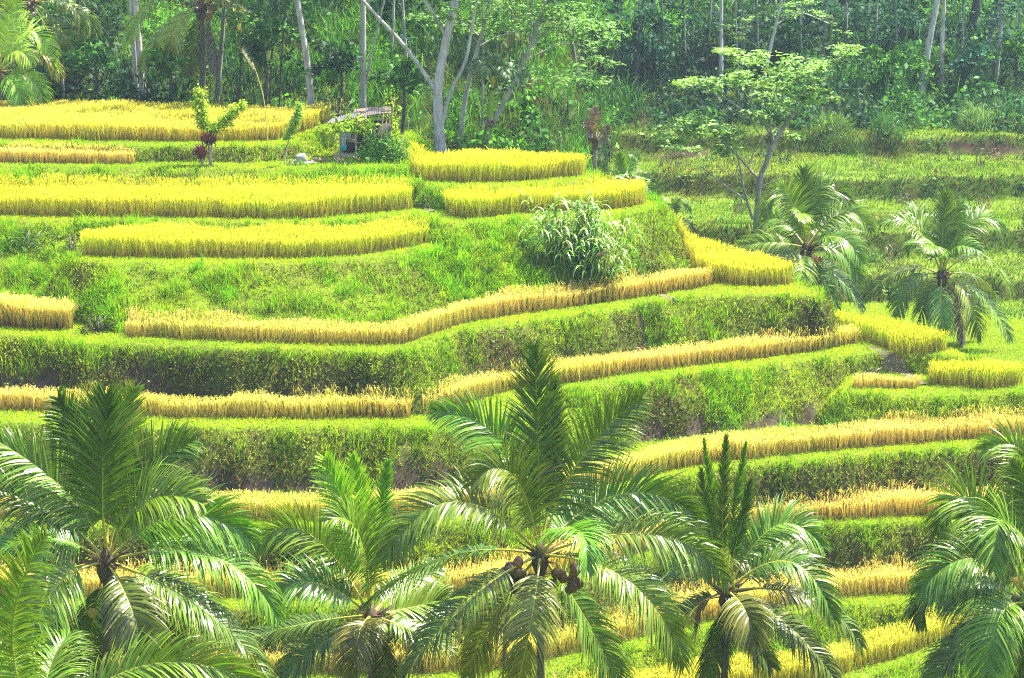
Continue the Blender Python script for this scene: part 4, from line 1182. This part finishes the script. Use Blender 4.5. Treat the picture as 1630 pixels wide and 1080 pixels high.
# areca palm
def areca():
    Y = 103.4
    P = ppath([(781, 245), (780, 200), (781, 150)], Y); P[0, 2] = float(gz(P[0, 0], P[0, 1])) - .1
    t = empty('areca_palm', P[0], 'short areca palm with a green shaft and a tuft of drooping leaflets', 'palm')
    mb = MB(); mb.add(*tube(curve(P[:2], 8), [.12, .13], 8, (.22, .25, .06), wob=.1)); mb.build('trunk', M_BARK, t, True)
    mb = MB(); mb.add(*tube(curve(ppath([(780, 202), (780, 175), (783, 145)], Y), 8), [.15, .15, .12, .10], 8, (.20, .30, .03))); mb.build('crown_shaft', M_LEAF, t, True)
    mb = MB()
    for k in range(7): mb.add(*lump_mesh(aty(778 + rng.normal(0, 5), 197 + rng.normal(0, 3), Y - .15), .09, vary((.17, .11, .09), 1)[0]))
    mb.build('husk_ring', M_BARK, t)
    C = aty(784, 140, Y)
    for (mx, my, dm), (tx, ty, dt) in [((765, 108, 0), (738, 118, 0)), ((772, 102, .3), (752, 98, .6)), ((785, 100, 0), (790, 92, .1)), ((798, 102, -.2), (815, 104, -.4)), ((806, 110, .1), (830, 132, .1)), ((778, 108, -.7), (770, 118, -1.3)), ((795, 108, -.6), (806, 122, -1.2)), ((788, 105, .8), (800, 108, 1.4))]:
        mb = MB(); mb.add(*frond_mesh(C, aty(mx, my, Y + dm), aty(tx, ty, Y + dt), .62, 34, .85, .2, np.array([.05, .12, .02]), wid=.075, ang=(25, 55), petiole=.35, scale=.8)); mb.build('frond', M_PALM, t)


areca()
t = palm('small dying palm with two withered purple brown fronds and a green sprout', 98.5, (948, 225), [
    ((943, 200, -.2), (950, 172, -.2), dict(k='dead', d=.4, f=.5, t=0)), ((962, 222, -.3), (969, 200, -.4), dict(k='dead', d=.5, f=.5, t=0)), ((938, 215, 0), (936, 190, 0), dict(k='dead', d=.5, f=.4, t=0)),
    ((952, 200, .2), (957, 166, .2), dict(k='new', b=1.0, L=.5, f=.5))], lean=-.03, rt=.09, n=34, wid=.045, Lmax=.42, trunk_col=(.20, .15, .14), scale=.7, group='small palms')


# ----------------------------------------------------------------------------------------------
# single bushes, reeds and young trees
# ----------------------------------------------------------------------------------------------
def bush(label, px, Y, rpx, hpx, col, size=.14, blade=0., per=70, name='bush', cat='bush', stem=(.15, .12, .09), group='bushes on the terraces'):
    x = float(aty(px, 200, Y)[0]); m = Y / F
    for _ in range(3):
        q = proj(np.array([x, Y, float(gz(x, Y))])); x += (px - q[0]) * m
    if 'DBG' in globals(): print('BUSH', label[:40], np.round(q), np.round(hpx))
    t = empty(name, (x, Y, float(gz(x, Y))), label, cat, group)
    mb = MB(); a1 = np.array
    cx = a1([x]); cy = a1([Y]); R = a1([rpx * m]); Hh = a1([hpx * m])
    k = max(3, int(rpx / 7))
    ox = rng.normal(0, .45, k) * R; oy = rng.normal(0, .3, k) * R
    CX = np.concatenate([cx, cx + ox]); CY = np.concatenate([cy, cy + oy])
    RR = np.concatenate([R * .8, np.full(k, R[0] * .5)]); HH = np.concatenate([Hh * .85, Hh[0] * (.5 + .5 * rng.random(k))])
    clumps(CX, CY, RR, HH, per, np.full(k + 1, size), vary(col, k + 1, .05, .18), mb, blade=blade)
    mb.build('leaves', M_LEAF, t)
    mb = MB()
    z0 = float(gz(x, Y))
    for k in range(6):
        e = np.array([x + rng.normal(0, .4) * R[0], Y + rng.normal(0, .4) * R[0], z0 + Hh[0] * (.5 + .35 * rng.random())])
        b0 = np.array([x + rng.normal(0, .12) * R[0], Y, z0 - .05])
        mb.add(*tube(np.array([b0, (b0 + e) / 2 + rng.normal(0, .05, 3), e]), np.array([.022, .018, .008]) * (1 + rpx / 60), 5, vary(stem, 1)[0]))
    mb.build('stems', M_BARK, t)
    return t


bush('brown olive bush close behind the left end of the hut roof', 535, 106, 34, 52, OLV * .8, .16, per=45)
bush('round grey olive bush at the foot of the twin trunks', 200, 109.8, 20, 28, OLV * .8, .16)
bush('wide grey olive bush between the twin trunks and the shaggy palm', 262, 109.6, 36, 28, OLV * .7, .16)
bush('yellow olive bush under the shaggy palm', 310, 109.4, 22, 24, OLV * 1.2, .16)
bush('light green fern like bush left of the twin trunks', 175, 109.5, 30, 34, BRI * 1.1, .2)
bush('mid green cassava bush in front of the hut', 597, 97.2, 36, 72, np.array([.065, .19, .015]), .17, per=75)
bush('second cassava bush filling the gap right of the hut', 622, 96.9, 28, 52, np.array([.07, .20, .015]), .17, per=75)
bush('yellow green shrub between the cassava and the highest lime field', 640, 97.6, 26, 48, np.array([.20, .28, .02]), .12)
bush('low dark weedy bush at the foot of the cassava', 545, 96.0, 26, 18, np.array([.04, .11, .015]), .12)
bush('low weedy bush below the white sacks', 470, 95.8, 24, 14, np.array([.06, .15, .015]), .12)
bush('lime leaved shrub sprouting above the right end of the hut roof', 619, 99.9, 21, 108, np.array([.24, .36, .015]), .15, per=70)
bush('rounded tall grass mound below the ivy covered trunks', 1412, 131, 26, 40, np.array([.06, .17, .03]), .22, .8)
bush('bright lime shrub in front of the bare earth cut', 1514, 128.5, 13, 22, np.array([.18, .32, .03]), .12)
bush('dark green shrub on the slope at the left edge', 38, 87.9, 42, 34, np.array([.045, .10, .015]), .12, per=100)
bush('dry brownish shrub at the left end of the short rice strip', 114, 86.4, 16, 42, np.array([.085, .08, .035]), .10, per=120)
bush('dark tangled shrub breaking the golden strip at the left', 152, 81.2, 36, 34, np.array([.05, .065, .015]), .11, per=120)
bush('dark leafy bush under the drooping fronds on the lower right', 1225, 70.5, 26, 30, np.array([.06, .12, .02]), .12)
bush('very dark bush behind the top of the wedge shaped rice', 1118, 103, 40, 120, np.array([.025, .065, .014]), .14)
bush('leafy green bush on the bank right of the irrigation notch', 1160, 86.4, 42, 16, np.array([.06, .17, .015]), .10)
bush('tall green bush tufts on the bank left of the dirt footpath', 1385, 86.2, 24, 16, np.array([.06, .16, .012]), .10)
bush('tussock of long grass above the lowest hedge bank on the right', 1250, 81.4, 26, 20, np.array([.10, .24, .015]), .16, .9)
bush('second tussock of long grass right of the first one', 1330, 82.3, 30, 20, np.array([.11, .25, .015]), .16, .9)
bush('dark creeper patch at the foot of the reed clump', 960, 87.6, 52, 28, np.array([.045, .14, .015]), .11)
bush('creeper bush right of the reed clump', 1020, 89, 34, 22, np.array([.07, .18, .015]), .10)
bush('leafy weeds hanging over the slope left of the reed clump', 740, 87, 26, 14, np.array([.06, .16, .015]), .10)
bush('pale bamboo like grass clump below the far right tree trunks', 1560, 133, 44, 34, np.array([.12, .22, .06]), .22, .8)
bush('long pale grass tuft right of the leafy small tree', 1330, 131, 40, 28, np.array([.12, .21, .04]), .20, .85)


def reed():
    h_ = hit(924, 440); x, Y = float(h_[0]), float(h_[1]); z0 = float(gz(x, Y))
    t = empty('reed_clump', (x, Y, z0), 'big clump of tall reed grass with pale arching leaves', 'reeds')
    mbs, mbl = MB(), MB()
    for k in range(62):
        b = np.array([x + rng.normal(0, .62), Y + .25 + rng.normal(0, .4), 0]); b[2] = float(gz(b[0], b[1])) - .05
        hh = 1.3 + 1.2 * rng.random(); d = np.array([(b[0] - x) * .5 + rng.normal(0, .25), rng.normal(0, .2) - .1, hh])
        Q = np.array([b, b + d * .5, b + d * np.array([1.15, 1.15, 1])])
        mbs.add(*tube(curve(Q, 6), [.018, .014, .008], 5, vary((.16, .20, .04), 1)[0]))
        m = 13
        s = .25 + .75 * rng.random(m); P = b + d * s[:, None]
        a = rng.random(m) * 6.28; L = .55 + .55 * rng.random(m)
        D = norm(np.stack([np.cos(a), np.sin(a) * .8 - .25, .6 + .5 * rng.random(m)], 1))
        K = 7; pos = np.zeros((m, K, 3)); pos[:, 0] = P
        dd = D.copy()
        for q in range(1, K):
            pos[:, q] = pos[:, q - 1] + dd * (L / (K - 1))[:, None]
            dd = norm(dd + np.array([0, 0, -1.]) * (.10 + .16 * q))
        W = .07 * (.7 + .6 * rng.random(m))[:, None] * np.array([.6, 1, 1, .9, .7, .45, .1])[None]
        wd = norm(np.cross(D, np.array([0, 0, 1.])))
        c = vary(np.where((rng.random(m) < .45)[:, None], np.array([.25, .36, .09]), np.array([.10, .23, .02])), m, .06, .2)
        mbl.add(*strips(pos, W, wd, np.repeat(c[:, None], K, 1)))
    mbs.build('stalks', M_LEAF, t); mbl.build('leaves', M_PALM, t)
    mb = MB()
    for (a, b) in [((965, 395), (955, 450)), ((962, 396), (948, 446)), ((968, 392), (962, 440))]:
        P = np.array([aty(a[0], a[1], Y - .9), aty((a[0] + b[0]) / 2 + 4, (a[1] + b[1]) / 2, Y - 1.0), aty(b[0], b[1], Y - 1.1)])
        mb.add(*tube(curve(P, 8), [.025, .015], 5, (.34, .30, .05)))
    mb.add(*tube(np.array([aty(948, 408, Y - .85), aty(958, 403, Y - .9), aty(970, 401, Y - .85)]), [.03, .05, .02], 6, (.36, .24, .13)))
    f = mb.build('dry_stalks', M_LEAF, t); f['label'] = 'bent yellow dry stalks at the right of the clump'


reed()


def young_tree(label, Y, stems, sprays, col, size, name='young_tree', per=.9):
    P0 = ppath(stems[0][1:], Y)[0]; z0 = float(gz(P0[0], P0[1])) - .05
    t = empty(name, (P0[0], P0[1], z0), label, 'tree' if 'tree' in name else 'plant', None)
    mb = MB()
    for k, (r, *pts) in enumerate(stems):
        P = ppath(pts, Y)
        if k == 0: P[0, 2] = z0
        Q = curve(P, 12); mb.add(*tube(Q, np.linspace(r, r * .5, len(Q)), 6, (.36, .31, .24)))
    mb.build('trunk', M_BARK, t, True)
    mb = MB()
    for px, py, rx, ry in sprays:
        m = Y / F; n = int(rx * ry * per) + 20
        c = aty(px, py, Y)
        P = c + rng.normal(size=(n, 3)) * np.array([rx * m, rx * m, ry * m]) * .5
        sz = size * (.6 + .8 * rng.random(n)); mb.add(*leaves(P, sz, sz * .4, vary(col, n, .08, .25), .3, .3))
    mb.build('crown', M_LEAF, t)


LIMEC = np.array([.27, .40, .02])
young_tree('lime green young tree shaped like a V above the dark red plants', 96.2, [(.035, (334, 268), (337, 235), (330, 212), (322, 170)), (.025, (334, 222), (352, 200), (378, 172))],
           [(318, 148, 8, 9), (318, 165, 11, 10), (322, 182, 12, 10), (326, 198, 10, 8), (340, 205, 12, 8), (354, 196, 12, 9), (366, 184, 11, 8), (376, 173, 9, 7), (386, 166, 6, 5)], LIMEC, .14, per=4.5)
young_tree('thin sapling with one leaning column of soft green leaves', 96.0, [(.022, (452, 268), (457, 235), (466, 200), (474, 172))],
           [(476, 170, 5, 7), (474, 182, 6, 8), (469, 195, 7, 8), (463, 208, 6, 7), (458, 218, 5, 5)], np.array([.20, .36, .04]), .12, per=4.5)
for lab, px, py, Yc, hpx, n in [('dark red leaved plant on bare stems under the young tree', 332, 226, 95.9, 42, 150), ('lower dark red leaved plant left of the taller red one', 320, 246, 95.7, 22, 130)]:
    c = aty(px, py, Yc); x, y = c[0], c[1]; z0 = float(gz(x + .12, y)) - .04
    t = empty('cordyline', (x, y, z0), lab, 'plant', 'dark red plants')
    mb = MB()
    for k in range(3):
        e = c + rng.normal(0, .08, 3)
        mb.add(*tube(np.array([[x + .05 * k, y, z0], (np.array([x + .06, y, z0]) + e) / 2, e]), [.03, .025, .02], 6, (.30, .25, .20)))
    mb.build('stems', M_BARK, t, True)
    mb = MB(); P = c + rng.normal(size=(n, 3)) * np.array([.13, .13, .10])
    mb.add(*blades(P, .20 + .22 * rng.random(n), .05 + .03 * rng.random(n), vary((.045, .012, .016), n), vary((.16, .025, .045), n, .1, .35), 1.3, 3)); mb.build('leaves', M_PALM, t)

P = ppath([(427, 222), (421, 165), (411, 125), (402, 100)], 97.5); P[0, 2] = float(gz(P[0, 0], P[0, 1])) - .05
t = empty('plume_grass', P[0], 'single tall grass stalk with a white feathery plume beside the topmost field', 'grass stalk')
mb = MB(); mb.add(*tube(curve(P, 16), [.022, .012], 5, (.50, .44, .22))); mb.build('stalk', M_LEAF, t)
mb = MB(); m = 90; s = rng.random(m)[:, None]; pp = aty(405, 112, 97.5) * (1 - s) + aty(386, 84, 97.5) * s
mb.add(*blades(pp, .14 + .14 * rng.random(m), .010 + .008 * rng.random(m), vary((.40, .38, .33), m, .03, .1), vary((.45, .44, .40), m, .03, .1), 1.4, 2)); mb.build('plume', M_LEAF, t)

# ----------------------------------------------------------------------------------------------
# hut, washing, sacks, footpath
# ----------------------------------------------------------------------------------------------
def box(a, b, col):
    a, b = np.array(a, float), np.array(b, float)
    V = np.array([[x, y, z] for z in (a[2], b[2]) for y in (a[1], b[1]) for x in (a[0], b[0])])
    f = np.array([[0, 2, 3, 1], [4, 5, 7, 6], [0, 1, 5, 4], [2, 6, 7, 3], [0, 4, 6, 2], [1, 3, 7, 5]])
    return V, f, np.tile(np.asarray(col, float), (8, 1))


HY = 98.2
hc = aty(575, 240, HY); hx = hc[0]; m = HY / F
hz = float(gz(aty(545, 240, HY)[0], HY))
hut = empty('field_hut', (hx, HY, hz), 'small open field shelter with a tilted pale sheet roof and dark inside', 'hut')


def hp(px, py, dy): return aty(px, py, HY + dy)


for a, b, dy, r in [((543, 262), (543, 200), 0, .035), ((602, 262), (610, 182), 0, .03), ((542, 258), (541, 190), 1.7, .035), ((617, 258), (614, 186), 1.5, .03)]:
    p0, p1 = hp(*a, dy), hp(*b, dy); p0[2] = float(gz(p0[0], p0[1])) - .1
    mb = MB(); mb.add(*tube(np.array([p0, (p0 + p1) / 2 + [.01, 0, 0], p1]), [r, r, r], 7, (.33, .25, .16))); mb.build('post', M_BARK, hut, True)
mb = MB()
for a, b in [((580, 205), (592, 232)), ((606, 200), (601, 222)), ((575, 228), (543, 224))]:
    mb.add(*tube(np.array([hp(*a, -.05), hp((a[0] + b[0]) / 2, (a[1] + b[1]) / 2, -.05), hp(*b, -.05)]), [.02, .02, .02], 6, (.48, .38, .25)))
mb.add(*tube(np.array([hp(528, 223, -.02), hp(545, 222.5, -.02), hp(560, 222, -.02)]), [.022, .022, .022], 6, (.45, .36, .24)))
mb.build('brace', M_BARK, hut, True)


def sheet(c00, c10, c01, c11, col, thick=.012, waves=12, amp=.018):
    nu, nv = 49, 5
    u = np.linspace(0, 1, nu)[:, None, None]; v = np.linspace(0, 1, nv)[None, :, None]
    P = (c00 * (1 - u) + c10 * u) * (1 - v) + (c01 * (1 - u) + c11 * u) * v
    P = P + np.array([0, 0, 1]) * (amp * np.sin(u * waves * 2 * np.pi) + .02 * np.sin(v * 5 + u * 3))
    top = P.reshape(-1, 3); bot = top - [0, 0, thick]
    i = np.arange(nu - 1)[:, None]; j = np.arange(nv - 1)[None]
    a = i * nv + j; f = np.stack([a, a + nv, a + nv + 1, a + 1], -1).reshape(-1, 4)
    n = len(top); fb = f[:, ::-1] + n
    rim = [k for k in range(nv)] + [i_ * nv + nv - 1 for i_ in range(1, nu)] + [(nu - 1) * nv + j_ for j_ in range(nv - 2, -1, -1)] + [i_ * nv for i_ in range(nu - 2, 0, -1)]
    fr = [[rim[k], rim[(k + 1) % len(rim)], rim[(k + 1) % len(rim)] + n, rim[k] + n] for k in range(len(rim))]
    return np.vstack([top, bot]), np.vstack([f, fb, fr]), np.tile(np.asarray(col, float), (2 * n, 1))


mb = MB()
mb.add(*sheet(hp(520, 198, -.35), hp(572, 188, -.4), hp(528, 188, 1.2), hp(572, 178, 1.3), (.065, .065, .068)))
mb.add(*sheet(hp(562, 189, -.45), hp(606, 181, -.45), hp(566, 178, 1.2), hp(606, 174, 1.2), (.07, .055, .042), amp=.014))
mb.add(*sheet(hp(560, 185, .9), hp(622, 180, .9), hp(564, 173, 2.0), hp(622, 170, 2.0), (.10, .07, .045), amp=.01))
rf = mb.build('roof', M_METAL, hut)
mb = MB()
a = hp(543, 255, 1.55); b = hp(618, 190, 1.6)
mb.add(*box((a[0], a[1], hz - .05), (b[0], b[1] + .05, b[2] - .06), (.05, .042, .035)))
a = hp(590, 255, .6); b = hp(622, 195, .65)
mb.add(*box((a[0], a[1], hz - .05), (b[0], b[1], b[2] - .05), (.045, .036, .03)))
mb.build('wall', M_BARK, hut)
mb = MB(); a = hp(530, 250, .05); b = hp(600, 250, 1.5); mb.add(*box((a[0], a[1], hz - .2), (b[0], b[1], hz + .06), (.34, .27, .19))); mb.build('floor_slab', M_DIRT, hut)


def cloth(name, label, a, b, dy, col, fold=5, hem=.1):
    nu, nv = 17, 9
    u = np.linspace(0, 1, nu)[:, None, None]; v = np.linspace(0, 1, nv)[None, :, None]
    p00, p10, p01 = hp(a[0], a[1], dy), hp(b[0], a[1], dy), hp(a[0], b[1], dy)
    P = p00 + (p10 - p00) * (u * (1 - .12 * v)) + (p01 - p00) * v
    P = P + np.array([0, 1, 0]) * (.03 * np.sin(u * fold * 6.28) * (.3 + v)) + np.array([0, 0, 1]) * (hem * .3 * np.sin(u * 9) * v * .4)
    F2 = P.reshape(-1, 3); i = np.arange(nu - 1)[:, None]; j = np.arange(nv - 1)[None]
    aa = i * nv + j; f = np.stack([aa, aa + nv, aa + nv + 1, aa + 1], -1).reshape(-1, 4); n = len(F2)
    mb = MB(); mb.add(np.vstack([F2, F2 + [0, .012, 0]]), np.vstack([f, f[:, ::-1] + n]), np.asarray(col, float))
    tag(mb.build(name, M_CLOTH), label, 'cloth')


cloth('hanging_cloth', 'bluish white cloth hung wide under the hut roof', (543.5, 206), (560, 222), -.08, (.40, .43, .55))
cloth('hanging_cloth', 'narrow white cloth hanging below the wide one at the hut post', (543, 219), (551, 233), -.14, (.42, .44, .50), 3)
cloth('hanging_cloth', 'small turquoise cloth at the foot of the hut post', (542, 231), (552, 240), -.16, (.03, .38, .42), 3)
mb = MB(); mb.add(*lump_mesh(hp(564.5, 217, .25), .11, (.42, .20, .17), 12, 9, (1, 1, .95))); mb.add(*lump_mesh(hp(562, 223, .25), .10, (.55, .50, .46), 12, 9, (1.3, .8, .6)))
tag(mb.build('cloth_bundle', M_CLOTH, None, True), 'small reddish and white bundle in the shade of the hut', 'bundle')
bush('umbrella leaved papaya like plant in front of the hut roof', 566, 97.3, 42, 26, np.array([.20, .33, .015]), .17, per=90)
o = [k for k in COL.objects if k.name.startswith('bush') and k.get('label', '').startswith('umbrella')][0]
zt = hp(566, 205, -.9)[2]; z_old = o.location.z
o.location.z = z_old + (zt - z_old)
mb = MB(); pb_ = np.array([o.location.x, o.location.y, z_old - .05]); pt = np.array([o.location.x, o.location.y, zt + .1])
mb.add(*tube(np.array([pb_, (pb_ + pt) / 2 + [.03, 0, 0], pt]), [.035, .03, .025], 6, (.34, .30, .22))); mb.build('trunk', M_BARK, o, True)


def sack(label, px, py, Y, r, col, squash, rot=0):
    c = aty(px, py, Y); z0 = float(gz(c[0], c[1]))
    V, f, cc = lump_mesh(np.zeros(3), r, col, 18, 13, squash, .10)
    V[:, 2] += .05 * np.sin(V[:, 0] * 14) * r * 3; V[:, 2] = np.maximum(V[:, 2], -r * squash[2] * .6)
    a = math.radians(rot); V = V @ np.array([[math.cos(a), 0, math.sin(a)], [0, 1, 0], [-math.sin(a), 0, math.cos(a)]])
    mb = MB(); mb.add(V + [c[0], c[1], z0 - V[:, 2].min() - .02], f, cc)
    tag(mb.build('sack', M_CLOTH, None, True), label, 'sack', 'sacks by the hut')


sack('white sack slumped upright beside the sapling', 479, 246, 96.6, .24, (.24, .235, .22), (1, .7, 1.1), -15)
sack('flat white sack lying right of the slumped one', 493, 252, 96.5, .20, (.22, .21, .195), (1.4, .8, .45))
sack('yellowish heap of straw sacking by the hut path', 504, 246, 96.9, .22, (.17, .13, .055), (1.2, .8, .7))
sack('pinkish cloth sack nearest the hut post', 515, 245, 97.1, .16, (.16, .11, .085), (1.2, .8, .7))


def path_strip(label, pts, width, col=(.085, .068, .048)):
    """trodden earth draped over the ground along pixel points given with their distance"""
    P = curve(np.array([aty(a, b, Y) for a, b, Y in pts]), 30)
    T = norm(np.gradient(P, axis=0) * [1, 1, 0]); S = np.stack([-T[:, 1], T[:, 0], np.zeros(len(T))], 1)
    nv = 7; v = np.linspace(-1, 1, nv)
    wob = .75 + .5 * vnoise(np.arange(len(P)) * 1., np.zeros(len(P)), 3, 3)
    Q = P[:, None] + S[:, None] * (v[None, :, None] * (width * .5 * wob)[:, None, None])
    Q[..., 2] = gz(Q[..., 0], Q[..., 1]) + .05 * (1 - v[None] ** 4) + .0
    i = np.arange(len(P) - 1)[:, None]; j = np.arange(nv - 1)[None]; a = i * nv + j
    mb = MB(); mb.add(Q.reshape(-1, 3), np.stack([a, a + nv, a + nv + 1, a + 1], -1).reshape(-1, 4), np.asarray(col, float))
    tag(mb.build('footpath', M_DIRT, None, True), label, 'path', kind='structure')


def onlevel(px, py, lv): return float(atz(px, py, LEVELS[LV[lv]]['h'])[1])


path_strip('pale dirt footpath stepping down between the two small rice plots', [(q[0], q[1], hit(*q)[1]) for q in [(1385, 553), (1408, 568), (1425, 582), (1445, 598), (1470, 614)]], .42)
path_strip('bare pale spot of footpath at the end of the long golden strip', [(q[0], q[1], hit(*q)[1]) for q in [(1052, 471), (1066, 475), (1078, 482)]], .4)
path_strip('pale footpath gap between the two lime fields', [(q[0], q[1], hit(*q)[1]) for q in [(668, 318), (678, 328), (690, 338)]], .4)
path_strip('trodden earth in front of the hut', [(q[0], q[1], hit(*q)[1]) for q in [(455, 260), (500, 258), (540, 257)]], .45)
# ----------------------------------------------------------------------------------------------
# camera, daylight, air
# ----------------------------------------------------------------------------------------------
cam = bpy.data.cameras.new('camera'); cam.lens = 85; cam.sensor_width = 36; cam.clip_end = 2000; cam.clip_start = .5
co = bpy.data.objects.new('camera', cam); COL.objects.link(co)
co.location = (0, 0, CZ); co.rotation_euler = (math.pi / 2 - PITCH, 0, 0)
scene.camera = co

SUN_EL, SUN_AZ = math.radians(61), math.radians(64)      # azimuth from +Y (away from camera) towards +X
sd = np.array([math.sin(SUN_AZ) * math.cos(SUN_EL), math.cos(SUN_AZ) * math.cos(SUN_EL), math.sin(SUN_EL)])
sl = bpy.data.lights.new('sun', 'SUN'); sl.energy = 5; sl.angle = math.radians(.6); sl.color = (1, .95, .86)
so = bpy.data.objects.new('sun', sl); COL.objects.link(so); so.location = (0, 0, 90)
from mathutils import Vector
so.rotation_euler = Vector(sd).to_track_quat('Z', 'Y').to_euler()

w = bpy.data.worlds.new('World'); scene.world = w; w.use_nodes = True
nt = w.node_tree; bg = nt.nodes['Background']
sky = nt.nodes.new('ShaderNodeTexSky'); sky.sky_type = 'NISHITA'; sky.sun_disc = False
sky.sun_elevation = SUN_EL; sky.sun_rotation = SUN_AZ
sky.air_density = 1.0; sky.dust_density = 2.5; sky.ozone_density = 1.0
nt.links.new(sky.outputs[0], bg.inputs[0]); bg.inputs[1].default_value = .11

HAZE = 0.0002
if HAZE > 0:
    m, nt, N, L = new_mat('humid_air')
    out = N.new('ShaderNodeOutputMaterial'); pv = N.new('ShaderNodeVolumePrincipled')
    pv.inputs['Color'].default_value = (.62, .84, 1, 1); pv.inputs['Density'].default_value = HAZE; pv.inputs['Anisotropy'].default_value = .2
    L.new(pv.outputs[0], out.inputs['Volume'])
    zl, zh = float(GZ.min()) - 1, float(GZ.max()) + 25
    x0, x1, y0, y1 = gx[0] - 2, gx[-1] + 2, gy[0] - 2, gy[-1] + 2
    V = [(x0, y0, zl), (x1, y0, zl), (x1, y1, zl), (x0, y1, zl), (x0, y0, zh), (x1, y0, zh), (x1, y1, zh), (x0, y1, zh)]
    me = bpy.data.meshes.new('haze'); me.from_pydata(V, [], [(0, 3, 2, 1), (4, 5, 6, 7), (0, 1, 5, 4), (1, 2, 6, 5), (2, 3, 7, 6), (3, 0, 4, 7)]); me.materials.append(m)
    o = bpy.data.objects.new('haze', me); COL.objects.link(o)
    tag(o, 'thin pale humid air lying over the whole valley', 'haze', kind='stuff')

scene.view_settings.view_transform = 'Standard'; scene.view_settings.look = 'None'
scene.view_settings.exposure = 2.35; scene.view_settings.gamma = 1
cy = scene.cycles
cy.max_bounces = 6; cy.diffuse_bounces = 3; cy.sample_clamp_indirect = 2.5; cy.glossy_bounces = 2; cy.transmission_bounces = 4; cy.transparent_max_bounces = 4; cy.volume_bounces = 0
cy.caustics_reflective = False; cy.caustics_refractive = False
cy.use_denoising = False
cy.filter_width = 1.1
cy.use_adaptive_sampling = True; cy.adaptive_threshold = .008
